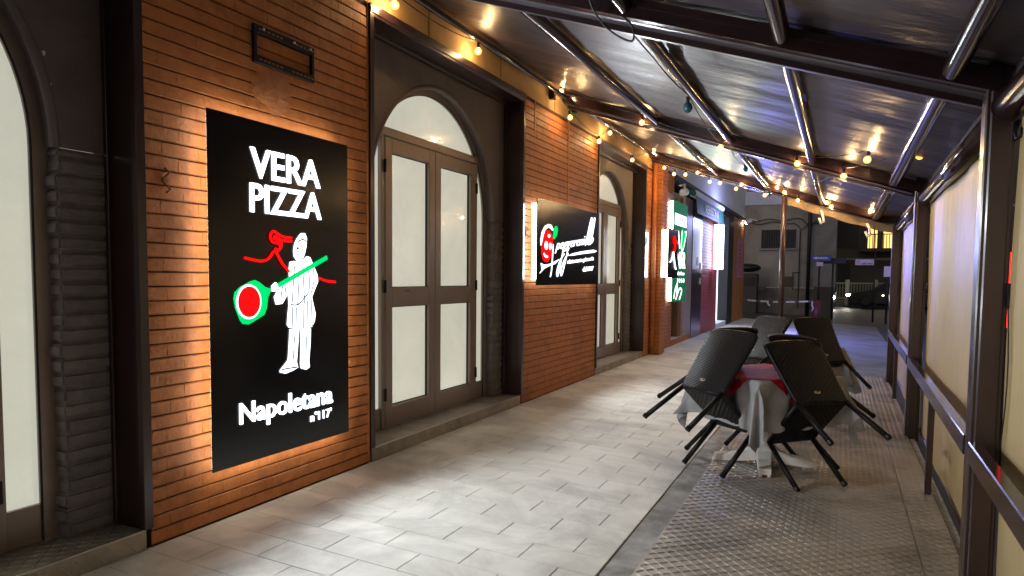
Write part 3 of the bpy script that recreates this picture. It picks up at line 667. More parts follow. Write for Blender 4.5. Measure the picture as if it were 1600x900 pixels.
box('plaster_face', 'white_plaster', w2, XW-.5, XW+.02, 12.95, 25.25, 3.36, 8); box('fascia', 'far_dark', w2, XW-.45, XW+.03, 14.0, 25.2, 3.26, 3.355, b=.01)
box('soffit_beam', 'white_plaster', w2, XW+.021, -1.4, 24.9, 25.25, 3.78, 4.22)
sp = thing('spotlight', 'small spotlight on an arm over the last brick pier', 'lamp', (XW, 24.9, 3.3))
MB().path([(XW, 24.6, 3.25), (XW+.25, 24.6, 3.3), (XW+.45, 24.6, 3.24)], .02, 6).build('arm', 'white_paint', sp); MB().tube((XW+.28, 24.6, 3.26), (XW+.10, 24.6, 3.16), .05, 10).build('head', 'white_paint', sp); MB().tube((XW+.099, 24.6, 3.16), (XW+.09, 24.6, 3.155), .04, 10).build('lens', 'headlight', sp)
# awning and camera
aw = thing('shop_awning', 'folded green awning with pale lettering over the shop', 'awning', (XW, 17.3, 2.9))
box('cassette', 'white_plaster', aw, XW+.012, XW+.2, 15.4, 19.2, 3.08, 3.2, b=.03)
k = MB(); k.add([(XW+.16, 15.4, 3.1), (XW+.16, 19.2, 3.1), (XW+.20, 19.2, 2.72), (XW+.20, 15.4, 2.72), (XW+.152, 15.4, 3.1), (XW+.152, 19.2, 3.1), (XW+.192, 19.2, 2.72), (XW+.192, 15.4, 2.72)], [(3, 2, 1, 0), (4, 5, 6, 7), (0, 1, 5, 4), (2, 3, 7, 6), (1, 2, 6, 5), (3, 0, 4, 7)]); k.build('valance', 'green_awning', aw)
text('VERISTRIA', (16.3, 2.80), (1.9, 0), (0, .19), XW+.205, 'white_paint', aw, bold=.0)
MB().tube((XW+.1, 15.1, 3.14), (XW+.1, 19.2, 3.14), .06, 12).build('roller', 'green_awning', aw, True)
cm = thing('security_camera', 'white security camera beside the green awning', 'camera', (XW, 14.3, 3.05))
MB().tube((XW+.12, 14.2, 3.02), (XW+.12, 14.45, 3.06), .075, 16).build('housing', 'white_paint', cm, True); MB().tube((XW+.12, 14.195, 3.02), (XW+.12, 14.19, 3.018), .03, 12).build('lens', 'tag', cm); MB().path([(XW, 14.5, 3.2), (XW+.1, 14.45, 3.2), (XW+.12, 14.38, 3.08)], .025, 6).build('arm', 'white_paint', cm)
lb = thing('light_box', 'tall glowing white light box projecting from the burgundy brick', 'lamp', (XW, 18.6, 1.55))
box('diffuser', 'lightbox', lb, XW+.07, XW+.27, 18.42, 18.72, 1.58, 2.69, b=.008)
for z in (1.565, 2.70): box('cap', 'steel', lb, XW+.06, XW+.28, 18.41, 18.73, z-.012, z+.012)
box('arm', 'steel', lb, XW-.01, XW+.05, 18.55, 18.65, 2.0, 2.3)

lamp('box_helper_light', lb, (XW+.80, 18.8, 2.85), 42, (.45, .5, 1.0), .15).data.type = 'POINT'; lamp('box_helper_light', lb, (XW+.30, 18.55, 2.15), 700, (.18, .20, 1.0), .2)  # added helper lamps: one brightens the upper wall, one throws blue outward
# ------------------------------------------------------------------ canopy
def pz(x): return 2.165+.33*(.6-x)       # underside of the rafters
can = thing('canopy', 'dark steel canopy with glossy fabric roof sloping from the wall', 'canopy', (.65, 5.9, -.18))
YB = (-.3, 3.85, 7.83, 12.0); XA, XB = -2.97, .60
def slope_box(k, x0, x1, y0, y1, h0, h1):
    return k.add([(x0, y0, pz(x0)+h0), (x1, y0, pz(x1)+h0), (x1, y1, pz(x1)+h0), (x0, y1, pz(x0)+h0), (x0, y0, pz(x0)+h1), (x1, y0, pz(x1)+h1), (x1, y1, pz(x1)+h1), (x0, y1, pz(x0)+h1)],
                 [(3, 2, 1, 0), (4, 5, 6, 7), (0, 1, 5, 4), (1, 2, 6, 5), (2, 3, 7, 6), (3, 0, 4, 7)])
for y in YB:
    k = MB(); slope_box(k, XA, XB, y-.09, y+.085, .0, .105); slope_box(k, XA, XB, y+.0855, y+.112, -.035, .09); slope_box(k, XA, XB, y-.104, y-.0905, .06, .10)
    rf = k.build('rafter', 'steel_brown', can)
    k = MB(); slope_box(k, XA+.01, XB-.01, y-.03, y+.083, -.004, -.001); slope_box(k, XA+.01, XB-.01, y+.084, y+.1135, -.0385, -.0355); k.build('gutter_tray', 'gutter', rf)
    k = MB(); k.cbox(.558, .678, y-.06, y+.06, fz(.65)-.03, 2.30, b=.006); k.cbox(.575, .66, y-.075, y+.075, fz(.65), 2.2, b=.006); k.build('post', 'brown_metal', can)
for ya, yb in zip(YB[:-1], YB[1:]):
    for x, r in ((-2.90, .026), (-1.87, .04), (-1.09, .04), (-.30, .04), (.42, .045)):
        MB().tube((x, ya+.113, pz(x)+.05), (x, yb-.105, pz(x)+.05), r, 16, cap=False).build('purlin', 'steel_brown', can, True)
    # sagging roof fabric
    NX, NY = 44, 56; k = MB(); rr = random.Random(int(ya*7)); ph = [rr.uniform(0, 6) for _ in range(8)]
    for i in range(NX+1):
        for j in range(NY+1):
            u, v = i/NX, j/NY; x = XA+(XB+.08-XA)*u; y = ya-.0+(yb-ya)*v
            s = -.03*math.sin(math.pi*v)*(1+.5*math.sin(6*u+ph[0]))+.006*math.sin(26*v+5*u+ph[1])+.004*math.sin(55*v-9*u+ph[2])+.005*math.sin(9*v+17*u+ph[3])
            k.v.append((x, y, pz(x)+.13+s*.8))
    k.f = [(i*(NY+1)+j, i*(NY+1)+j+1, (i+1)*(NY+1)+j+1, (i+1)*(NY+1)+j) for i in range(NX) for j in range(NY)]
    k.build('roof_fabric', 'fabric', can, True)
    k = MB(); k.add([(.66, ya+.08, 2.15), (.66, yb-.08, 2.15), (.655, yb-.08, 2.34), (.655, ya+.08, 2.34)], [(0, 1, 2, 3)]); k.build('side_valance', 'fabric', can)
box('eave_beam', 'steel_brown', can, .60, .70, YB[0], YB[-1], 2.301, 2.39, b=.006)
MB().tube((-.85, 12.0, fz(-.85)), (-.85, 12.0, pz(-.85)), .042, 14).build('inner_pole', 'brown_metal', can, True)
# cream valance at the far end
k = MB(); n = 40
for i in range(n+1):
    x = -.80+i*1.38/n; k.v += [(x, 12.07+.006*math.sin(i*1.3), pz(x)-.005), (x, 12.075+.012*math.sin(i*.9), pz(x)-.125+.01*math.sin(i*.45))]
k.f = [(2*i, 2*i+2, 2*i+3, 2*i+1) for i in range(n)]; k.build('end_valance', 'valance', can, True)
for x in (-.32, .33):
    k = MB(); k.path([(x, 12.05, pz(x)-.06), (x+.03, 12.04, pz(x)-.14), (x+.05, 12.05, pz(x)-.24), (x+.01, 12.05, pz(x)-.27), (x-.02, 12.05, pz(x)-.18)], .018, 6); k.build('tie_knot', 'white_paint', can, True)
for x in (-2.94,):
    for y in (7.45, 8.15): box('wall_bracket', 'black_metal', can, XW, XW+.06, y-.03, y+.03, 3.30, 3.42, b=.004)
# handrail
hr = thing('handrail', 'brown steel handrail along the blinds', 'railing', (.61, 6, -.17))
for ya, yb in zip(YB[:-1], YB[1:]):
    box('rail', 'steel_brown', hr, .552, .606, ya+.077, yb-.077, .515, .61, b=.005)
for y in (1.75, 5.70, 10.17):
    if y > 2: box('baluster', 'brown_metal', hr, .562, .602, y-.022, y+.022, fz(.61)+.013, .514, b=.003); box('foot_plate', 'steel', hr, .557, .561, y-.012, y+.012, fz(.6)+.02, fz(.6)+.07)
# roller blinds
BL = ['nearest cream roller blind at the right edge', 'large cream roller blind between the two nearest posts', 'bluish far roller blind at the end of the canopy']
for q, (ya, yb) in enumerate(zip(YB[:-1], YB[1:])):
    t = thing('roller_blind', BL[q], 'blind', (.70, (ya+yb)/2, 0))
    XR, ZR = .645, 2.105; a, b = ya+.07, yb-.07
    MB().tube((XR, a, ZR), (XR, b, ZR), .062, 24).build('roller', 'steel_brown', t, True)
    for y in (a, b): MB().tube((XR, y-.008, ZR), (XR, y+.008, ZR), .072, 24).build('end_cap', 'brown_metal', t)
    NY, NZ = 70, 24; k = MB(); rr = random.Random(q+4); ph = [rr.uniform(0, 6) for _ in range(6)]
    zb = fz(.7)+.06
    for i in range(NY+1):
        for j in range(NZ+1):
            u, v = i/NY, j/NZ; y = a+(b-a)*u; z = ZR-.05-(ZR-.05-zb)*v
            w = .009*math.sin(9*u+ph[0]+1.5*v)+.005*math.sin(19*u+ph[1]-5*v)*(1-.6*v)+.003*math.sin(37*u+ph[2]+6*v)*(1-v)**2+.012*math.exp(-((u-.78)/.05)**2)*v
            k.v.append((.692+w, y, z))
    k.f = [(i*(NZ+1)+j, (i+1)*(NZ+1)+j, (i+1)*(NZ+1)+j+1, i*(NZ+1)+j+1) for i in range(NY) for j in range(NZ)]
    k.build('fabric_sheet', 'curtain', t, True)
    MB().tube((.70, a+.02, zb), (.70, b-.02, zb), .018, 10).build('bottom_bar', 'brown_metal', t, True)
    MB().path([(.672, b-.02, 1.32)]+[(.668, b-.03-.10*math.sin(math.pi*s), 1.3-.75*s) for s in (.1, .25, .4, .55, .7, .85, 1)], .003, 5).build('pull_cord', 'cable', t)
    box('cord_cleat', 'black_metal', t, .665, .68, b-.03, b-.005, 1.22, 1.33)
    MB().path([(.68, b-.01, 2.04), (.665, b-.015, 1.99), (.67, b-.03, 1.955), (.69, b-.045, 1.97), (.69, b-.035, 2.0)], .009, 6).build('crank_eye', 'black_metal', t, True)
rs = tag(box('red_street_sign', 'red_glow', None, 1.05, 1.25, 6.2, 6.3, 1.0, 1.55, b=.01), 'red glowing strip seen in the gap beside the nearest post', 'sign'); box('sign_case', 'dark_iron', rs, 1.03, 1.27, 6.23, 6.34, .97, 1.58, b=.01); MB().tube((1.15, 6.285, fz(1.1)-.03), (1.15, 6.285, .98), .03, 10).build('pole', 'dark_iron', rs, True)

# the row of posts runs slightly outwards from the wall
for o in list(COL.objects):
    if o.type == 'MESH' and o.parent and o.parent.name.split('.')[0] in ('canopy', 'handrail', 'roller_blind'):
        for v in o.data.vertices:
            if v.co.x > .4: v.co.x += .0135*(v.co.y-3.85)*min(1, (v.co.x-.4)/.15)
# ------------------------------------------------------------------ string lights
def string(label, bulbs, path, blue=()):
    t = thing('string_lights', label, 'string lights', path[0])
    pts = []
    for p, q in zip(path[:-1], path[1:]):
        p, q = Vector(p), Vector(q); n = 8; sg = .03*(q-p).length
        for i in range(n):
            u = i/n; pts.append(p.lerp(q, u)-Vector((0, 0, sg*4*u*(1-u))))
    pts.append(Vector(path[-1])); MB().path(pts, .0045, 5).build('cable', 'cable', t, True)
    for c in list(bulbs)+list(blue):
        c = Vector(c); lit = tuple(c) not in [tuple(Vector(b)) for b in blue]
        tilt = Vector((random.uniform(-.25, .25), random.uniform(-.25, .25), 1)).normalized()
        MB().tube(c+tilt*.030, c+tilt*.075, .014, 10, .012).build('socket', 'cable', t)
        if lit:
            g = MB().sphere(c, .031, 14, 9).build('bulb', 'bulb_glass', t, True); MB().sphere(c, .0115, 8, 6).build('filament', 'filament', g, True)
        else:
            MB().sphere(c, .032, 12, 8, sz=1.2).build('bulb', 'bluebulb', t, True)
    return t
def over(ps, d=.078): return [(x, y, z+d) for x, y, z in ps]
w1 = [(-2.9, 4.276, 3.225), (-2.9, 5.533, 3.268), (-2.9, 7.531, 3.400)]
b2 = [(-2.024, 7.70, 3.02), (-1.185, 7.70, 2.700), (-.436, 7.70, 2.49), (.165, 6.75, 2.35), (.529, 6.5, 2.323)]
string('warm bulbs running along the wall and across the second rafter', w1+b2, [(-2.9, 3.0, 3.33)]+over(w1+b2))
b3 = [(-.013, 7.70, 2.345), (-.955, 11.85, 2.76)]
string('pair of warm bulbs on a cable between the second and last rafters', b3, [(.529, 6.5, 2.42)]+over(b3)+[(-1.0, 11.9, 2.88)])
w3 = [(-2.823, 7.62, 3.126), (-2.9, 8.911, 3.091), (-2.9, 9.375, 3.283), (-2.9, 10.525, 3.098), (-2.9, 11.815, 3.40)]
string('warm bulbs over the tomato sign and third arch', w3, [(-2.9, 7.4, 3.36)]+over(w3))
b4 = [(-2.178, 11.85, 3.05), (-1.483, 11.85, 2.83)]
string('two warm bulbs high on the last rafter', b4, [(-2.9, 11.85, 3.42)]+over(b4)+[(-.95, 11.87, 2.86)])
b5 = [(-2.709, 11.8, 3.154), (-2.548, 11.8, 3.041), (-2.361, 11.8, 3.022), (-1.97, 11.8, 2.89), (-1.809, 11.8, 2.862), (-1.56, 11.8, 2.76), (-1.125, 11.8, 2.643), (-.84, 11.8, 2.68), (-.642, 11.8, 2.545), (-.236, 11.8, 2.40+.10), (-.172, 11.8, 2.44), (.358, 11.8, 2.35)]
string('sagging row of many warm bulbs below the last rafter', b5, [(-2.8, 11.8, 3.25)]+over(b5)+[(.6, 11.8, 2.36)])
bl = [(-1.0, 5.03, 2.514), (-1.208, 10.0, 2.80), (-1.05, 11.75, 2.66)]
string('dark cable with unlit blue bulbs tied along the purlin', [], [(-1.3, 4.0, 2.98), (-1.12, 4.5, 2.72), (-1.0, 5.03, 2.60), (-1.09, 7.7, 2.70), (-1.15, 9.2, 2.77), (-1.208, 10.0, 2.885), (-1.1, 11.0, 2.76), (-1.05, 11.75, 2.75)], blue=bl)
lw = thing('loose_cable', 'loose black cable loop hanging from the near rafter', 'cable', (-1.2, 3.8, 2.7))
MB().path([Vector(p) for p in smooth([(-1.28, 3.6, 2.9), (-1.25, 3.72, 2.76), (-1.17, 3.78, 2.66), (-1.06, 3.79, 2.60), (-1.06, 3.78, 2.68), (-1.15, 3.77, 2.76)], 5)], .006, 6).build('cable', 'cable', lw, True)

# ------------------------------------------------------------------ tables
def table(label, cx, cy, rot):
    fl = fz(cx)+.014; t = thing('plastic_table', label, 'table', (cx, cy, fl))
    top = .615-fl-.0  # tabletop height over floor
    def P(a, b, z): c, s = math.cos(rot), math.sin(rot); return (cx+a*c-b*s, cy+a*s+b*c, fl+z)
    k = MB(); h = .39
    vs = [P(a, b, z) for z in (top-.035, top-.002) for a, b in ((-h, -h), (h, -h), (h, h), (-h, h))]
    k.add(vs, [(3, 2, 1, 0), (4, 5, 6, 7), (0, 1, 5, 4), (1, 2, 6, 5), (2, 3, 7, 6), (3, 0, 4, 7)]); k.build('table_top', 'white_plastic', t)
    k = MB(); n = 32
    for z, r in ((.10, .062), (.14, .056), (.5, .05), (top-.035, .06)):
        k.v += [(cx+(r+(.005 if i % 2 else 0))*math.cos(2*math.pi*i/n), cy+(r+(.005 if i % 2 else 0))*math.sin(2*math.pi*i/n), fl+z) for i in range(n)]
    k.f = [(j*n+i, j*n+(i+1) % n, (j+1)*n+(i+1) % n, (j+1)*n+i) for j in range(3) for i in range(n)]; k.build('column', 'white_plastic', t)
    for q in range(4):
        an = -math.pi/2+.12+q*math.pi/2; d = Vector((math.cos(an), math.sin(an), 0)); e = Vector((-d.y, d.x, 0)); o = Vector((cx, cy, fl)); k = MB()
        secs = [(.03, .055, .20, .05), (.10, .052, .125, .035), (.20, .048, .085, .022), (.30, .046, .066, .016), (.375, .044, .058, .014)]
        for r, w, z1, z0 in secs: k.v += [o+d*r+e*w*s+Vector((0, 0, z)) for s, z in ((-1, z0), (1, z0), (1, z1), (-1, z1))]
        for i in range(4): k.f += [(i*4+j, i*4+(j+1) % 4, i*4+4+(j+1) % 4, i*4+4+j) for j in range(4)]
        k.f += [(16, 17, 18, 19)]
        for rb in range(-4, 5):
            w0 = rb*.0095
            k.path([o+d*r+e*w0+Vector((0, 0, z1+.001)) for r, w, z1, z0 in secs], .0028, 4)
        k.path([o+d*.372+e*.03, o+d*.372+e*.03+Vector((0, 0, .018))], .012, 8); k.path([o+d*.372-e*.03, o+d*.372-e*.03+Vector((0, 0, .018))], .012, 8)
        k.build('foot_arm', 'white_plastic', t)
    return fl+top
def cloth(name, m, label, cx, cy, zt, rot, side, h, rot_t, lift, seed, amp=.02):
    """square cloth of the given side laid on a square table (half size h): lies flat on top, falls in folds outside"""
    n = 72; rr = random.Random(seed); ph = [rr.uniform(0, 6) for _ in range(8)]; k = MB()
    for i in range(n+1):
        for j in range(n+1):
            a, b = side*(i/n-.5), side*(j/n-.5)
            c, s = math.cos(rot-rot_t), math.sin(rot-rot_t); A, B = a*c-b*s, a*s+b*c       # in table axes
            CA, CB = max(-h, min(h, A)), max(-h, min(h, B)); ea, eb = A-CA, B-CB; d = math.hypot(ea, eb)
            an = math.atan2(B, A)
            if d < 1e-6:
                x, y, z = A, B, zt+lift+.003*math.sin(19*A+ph[0])*math.sin(23*B+ph[1])*math.sin(9*A+5*B+ph[2])
                z += .0
            else:
                # corner cloth gathers into a cone, sides hang nearly straight
                cn = min(1, 6*min(abs(ea), abs(eb))/max(d, 1e-6)); fl_ = .012+d*(.04+.05*math.sin(an*21+ph[4])+cn*(.24+.10*math.sin(an*31+ph[3])))+.015*min(1, d/.05)*(lift > .004)
                wob = amp*min(1, d/.2)*math.sin(an*14+ph[5])
                x = CA+ea/d*(fl_+wob); y = CB+eb/d*(fl_+wob)
                z = zt+lift-d*(.95-.05*abs(math.sin(an*9+ph[3])))
                if abs(ea) > 0 and abs(eb) > 0:      # pull the corner folds in
                    g = min(abs(ea), abs(eb)); x -= math.copysign(g*.12, ea); y -= math.copysign(g*.12, eb)
            c, s = math.cos(rot_t), math.sin(rot_t); k.v.append((cx+x*c-y*s, cy+x*s+y*c, z))
    k.f = [(i*(n+1)+j, (i+1)*(n+1)+j, (i+1)*(n+1)+j+1, i*(n+1)+j+1) for i in range(n) for j in range(n)]
    return tag(k.build(name, m, None, True), label, 'tablecloth')
Q = math.pi/4
for (cx, cy, n1, n2, n3, sd) in ((-.50, 5.80, 'white plastic pedestal table nearest the camera, under four tipped chairs', 'pale crinkled cloth hanging to points on the nearest table', 'red cloth laid over the pale one on the nearest table', 1),
                             (-.50, 8.35, 'white plastic pedestal table behind the nearest one', 'pale cloth on the farther table', 'red cloth on the farther table', 5)):
    zt = table(n1, cx, cy, Q)
    cloth('tablecloth', 'grey_cloth', n2, cx, cy, zt, Q, 1.56, .39, Q, .003, sd)
    cloth('tablecloth', 'red_cloth', n3, cx, cy, zt, 0, .98, .392, Q, .010, sd+1, .012)

# ------------------------------------------------------------------ woven chairs, tipped against the tables
def woven(p00, p10, p01, p11, nu, nv, bow=0., amp=.005, per=3):
    """woven panel: corners p00 p10 (bottom) p01 p11 (top); front side is the one the bow points to"""
    p00, p10, p01, p11 = map(Vector, (p00, p10, p01, p11)); N = (p10-p00).cross(p01-p00).normalized(); k = MB(); U, V = nu*per, nv*per
    for i in range(U+1):
        for j in range(V+1):
            u, v = i/U, j/V; p = p00.lerp(p10, u).lerp(p01.lerp(p11, u), v)
            a, b = u*nu, v*nv; ck = (int(min(a, nu-1e-6))+int(min(b, nv-1e-6))) % 2
            hgt = abs(math.sin(math.pi*b))*.9 if ck else abs(math.sin(math.pi*a))*.9-.2
            k.v.append(p+N*(hgt*amp+bow*4*u*(1-u)))
    f = [(i*(V+1)+j, (i+1)*(V+1)+j, (i+1)*(V+1)+j+1, i*(V+1)+j+1) for i in range(U) for j in range(V)]
    # back side, a plain sheet behind
    o = len(k.v); G = 8
    for i in range(G+1):
        for j in range(2):
            u = i/G; k.v.append(p00.lerp(p10, u).lerp(p01.lerp(p11, u), j)-N*(.012-bow*4*u*(1-u)))
    f += [(o+2*i+1, o+2*i+3, o+2*i+2, o+2*i) for i in range(G)]
    k.f = f; return k
def make_chair():
    t = thing('woven_chair', '', 'chair', (0, 0, 0))
    r = .019
    for s in (-1, 1):
        ff, sf, rf, sr, bt = (s*.212, 0, .004), (s*.2, -.016, .415), (s*.248, -.512, .004), (s*.212, -.452, .393), (s*.236, -.554, .872)
        for p, q in ((ff, sf), (rf, sr)):
            lg = MB().tube(p, q, r, 10).build('leg', 'chair_frame', t, True); MB().tube((p[0], p[1], p[2]-.006), (p[0], p[1], p[2]+.02), r+.002, 10).build('foot_cap', 'chair_frame', lg)
        MB().path(smooth([sr, (s*.222, -.492, .6), (s*.232, -.53, .78), bt], 4), .016, 8).build('back_post', 'chair_frame', t, True)
        MB().tube(sf, sr, .018, 10).build('seat_rail', 'chair_frame', t, True)
    MB().path(smooth([(-.236, -.554, .872), (-.12, -.566, .885), (.12, -.566, .885), (.236, -.554, .872)], 5), .014, 8).build('top_rail', 'chair_frame', t, True)
    MB().tube((-.2, -.016, .415), (.2, -.016, .415), .017, 10).build('front_rail', 'chair_frame', t, True); MB().tube((-.212, -.452, .385), (.212, -.452, .385), .015, 10).build('rear_rail', 'chair_frame', t, True)
    # outer side of the back faces -Y; front side likewise woven
    woven((-.215, -.462, .385), (.215, -.462, .385), (-.236, -.568, .875), (.236, -.568, .875), 20, 30, bow=.012).build('backrest', 'wicker', t, True)
    woven((.215, -.444, .385), (-.215, -.444, .385), (.236, -.546, .875), (-.236, -.546, .875), 20, 30, bow=-.012).build('backrest_lining', 'wicker', t, True)
    woven((.2, -.44, .375), (-.2, -.44, .375), (.2, -.02, .4), (-.2, -.02, .4), 18, 20, amp=.006).build('seat_underside', 'wicker', t, True)
    woven((-.2, -.45, .41), (.2, -.45, .41), (-.2, -.02, .432), (.2, -.02, .432), 18, 20, bow=.0).build('seat', 'wicker', t, True)
    k = MB(); cx, cy, cz = -.02, -.489, .455; n = 16
    k.v = [(cx+.028*math.cos(2*math.pi*i/n), cy-.004, cz+.014*math.sin(2*math.pi*i/n)) for i in range(n)]; k.f = [tuple(range(n))]
    k.v += [(x, y+.008, z) for x, y, z in k.v[:n]]; k.f += [(i, n+i, n+(i+1) % n, (i+1) % n) for i in range(n)]
    k.build('oval_tag', 'tag', t)
    return t
def copy_tree(o, parent=None):
    c = o.copy(); COL.objects.link(c); c.parent = parent
    for ch in list(o.children): copy_tree(ch, c)
    return c
proto = make_chair()
poses = [(-.07, 5.353, .793, .902, 'dark woven chair tipped against the right front of the nearest table'), (-.885, 5.313, -.704, .822, 'dark woven chair tipped against the left front of the nearest table'),
         (-.137, 6.11, 2.443, .85, 'woven chair behind the right front chair, leaning from the far side of the nearest table'), (-.98, 6.07, -2.27, .85, 'woven chair behind the left front chair, leaning from the far side of the nearest table'),
         (-.128, 8.14, .795, .759, 'dark woven chair tipped against the right of the farther table'), (-.829, 7.848, -.723, .854, 'bluish woven chair tipped against the left of the farther table')]
for i, (x, y, yw, al, lab) in enumerate(poses):
    o = proto if i == 0 else copy_tree(proto)
    o.location = (x, y, fz(x)+.026); o.rotation_euler = (-al, 0, yw); o['label'] = lab; o['group'] = 'woven chairs tipped against the tables'

# ------------------------------------------------------------------ street beyond
GZ = -.15
fb = thing('pale_building', 'pale grey building with barred window across the street', 'building', (-6, 31, 0))
box('wall', 'far_wall', fb, -14, -.22, 31, 36, 1.0, 11); box('stone_base', 'far_stone', fb, -14, -.23, 30.93, 31, GZ-.1, .98)
box('utility_base', 'far_dark', fb, -.95, -.24, 30.6, 30.92, GZ, 1.05, b=.01)
wdw = box('window', 'dark_glass', fb, -3.03, -1.72, 30.97, 31.0, 2.6, 3.34); 
for i in range(15): MB().tube((-3.0+i*.09, 30.9, 2.58), (-3.0+i*.09, 30.9, 3.36), .014, 6).build('window_bar', 'dark_iron', wdw)
box('sill', 'far_wall', wdw, -3.1, -1.65, 30.85, 30.995, 2.53, 2.585)
MB().tube((-1.2, 30.85, GZ), (-1.2, 30.85, 7), .07, 12).build('drain_pipe', 'dark_iron', fb, True)
MB().tube((-1.55, 30.93, .2), (-1.55, 30.93, 3.3), .022, 8).build('conduit', 'dark_iron', fb); MB().path([(-1.5, 30.93, 1.6), (-1.78, 30.93, 1.62), (-1.78, 30.93, .9)], .02, 6).build('conduit', 'dark_iron', fb)
for dz, ph in ((0, 0), (.12, 1)):
    MB().path([(-3.9+i*.15, 30.9, 3.62+dz+.05*math.sin(i*.9+ph)-(.35*math.exp(-((i-16)/1.2)**2) if dz == 0 else .28*math.exp(-((i-18)/1.1)**2))) for i in range(22)], .018, 6).build('wall_cable', 'cable', fb, True)
box('meter_box', 'far_dark', fb, -2.1, -1.75, 30.9, 30.995, 1.0, 1.45)
mc = thing('street_machine', 'dark street machine with a rounded hood against the pale building', 'machine', (-3.35, 30, GZ))
box('body', 'dark_iron', mc, -3.75, -3.0, 29.7, 30.2, GZ, 1.55, b=.03); box('screen', 'dark_glass', mc, -3.65, -3.1, 29.66, 29.699, 1.05, 1.42); MB().sphere((-3.4, 29.95, 1.78), .5, 16, 8, sz=.35).build('hood', 'dark_iron', mc, True); box('side_shelf', 'dark_iron', mc, -2.99, -2.72, 29.8, 30.1, .9, 1.02)
rb = thing('dark_building', 'dark apartment building with two lit windows far behind the road', 'building', (4, 49, 0))
box('wall', 'far_dark', rb, -1.2, 20, 49, 56, GZ-.1, 14)
box('balcony_slab', 'far_dark', rb, 1.0, 6, 47.9, 48.99, 3.05, 3.25)
for i in range(34): box('baluster', 'dark_iron', rb, 1.02+i*.15, 1.06+i*.15, 47.93, 47.97, 3.252, 4.05)
box('balcony_rail', 'dark_iron', rb, 1.0, 6, 47.91, 47.99, 4.052, 4.11)
for x0, x1, z0, z1, m in ((-.35, .9, 3.3, 4.9, 'dark_glass'), (1.42, 1.72, 3.27, 5.0, 'warm_window'), (1.80, 1.92, 3.27, 5.0, 'warm_window'), (2.26, 2.74, 3.27, 5.2, 'warm_window'), (-.2, .5, .9, 2.3, 'dark_glass'), (3.4, 4.6, 3.3, 5.0, 'dark_glass')):
    w = box('window', m, rb, x0, x1, 48.96, 48.985, z0, z1); box('frame', 'dark_iron', w, x0-.08, x1+.08, 48.95, 48.96, z1, z1+.08)
for x in (2.38, 2.62): MB().sphere((x, 48.9, 4.82), .07, 8, 6).build('ceiling_lamp', 'warm_lamp', rb, True)
for z in (2.55, 5.6): box('string_course', 'far_wall', rb, -1.25, 20, 48.92, 49, z, z+.14)
fc = thing('street_fence', 'pale railing fence along the far pavement', 'fence', (2, 45.5, GZ))
for x in (-1.1, .35, 1.8, 3.3, 5.0): box('post', 'fence_paint', fc, x-.12, x+.12, 45.4, 45.6, GZ, 1.35, b=.02)
for z in (.25, 1.12): box('rail', 'fence_paint', fc, -1.2, 8, 45.47, 45.53, z, z+.06)
for i in range(60): box('fence_bar', 'fence_paint', fc, -.95+i*.15, -.92+i*.15, 45.49, 45.515, .31, 1.12)
box('plinth', 'far_stone', fc, -1.2, 8, 45.41, 45.59, GZ, .2)
def car(label, x, y, flip):
    t = thing('parked_car', label, 'car', (x, y, GZ)); z0 = GZ
    lo = [(0, .30), (.05, .62), (.25, .74), (1.1, .88), (1.75, 1.30), (2.4, 1.42), (3.2, 1.38), (3.9, .98), (4.2, .92), (4.25, .35), (3.9, .22), (.3, .22)]
    k = MB(); n = len(lo)
    for w, ins in ((-.82, .10), (-.86, 0), (.86, 0), (.82, .10)):
        k.v += [(x+(px if not flip else 4.25-px), y+w*(1-.16*max(0, (pz_-.9)/.5)), z0+pz_-(ins*.12)) for px, pz_ in lo]
    for a in range(3): k.f += [(a*n+i, a*n+(i+1) % n, (a+1)*n+(i+1) % n, (a+1)*n+i) for i in range(n)]
    k.f += [tuple(range(n)), tuple(range(4*n-1, 3*n-1, -1))]; k.build('body', 'car_paint', t)
    f = lambda q: x+(q if not flip else 4.25-q)
    for s in (-1, 1):
        k = MB(); pts = [(1.25, .93), (1.8, 1.26), (2.4, 1.35), (3.1, 1.32), (3.6, .98)]; yy = y+s*.79
        k.add([(f(a), y+s*(.866-.13*max(0, (b-.9)/.5)), z0+b) for a, b in pts], [tuple(range(5))]); k.build('side_window', 'dark_glass', t)
        for a in (.85, 3.4):
            w = MB().tube((f(a), y+s*.66, z0+.32), (f(a), y+s*.885, z0+.32), .32, 20).build('wheel', 'tyre', t, True); MB().tube((f(a), y+s*.886, z0+.32), (f(a), y+s*.89, z0+.32), .2, 16).build('rim', 'dark_iron', w)
        box('headlight', 'steel', t, *sorted((f(-.015), f(.08))), *sorted((y+s*.55, y+s*.8)), z0+.58, z0+.70)
    return t, f
c1, f1 = car('dark parked car with a gleaming headlight across the road', .38, 44.2, False)
for q in (.02, 1.72): MB().sphere((f1(q), 43.33 if q > 1 else 43.42, GZ+.66), .07 if q < 1 else .03, 8, 6, sx=1.6).build('gleam_bead', 'headlight' if q < 1 else 'warm_lamp', c1)  # glowing spheres imitate the headlight's gleam and a warm reflection on the body
car('second dark car behind the street sign', 3.3, 41.0, False)
mt = thing('scooter_light', 'single bright headlight of a vehicle out on the road', 'headlight', (-.35, 40, .1)); MB().sphere((-.35, 40, .42), .10, 10, 8).build('lens', 'headlight', mt); box('body', 'car_paint', mt, -.5, -.2, 40.1, 41.4, -.1, .75, b=.08)
for x in (-.42, -.28): pass
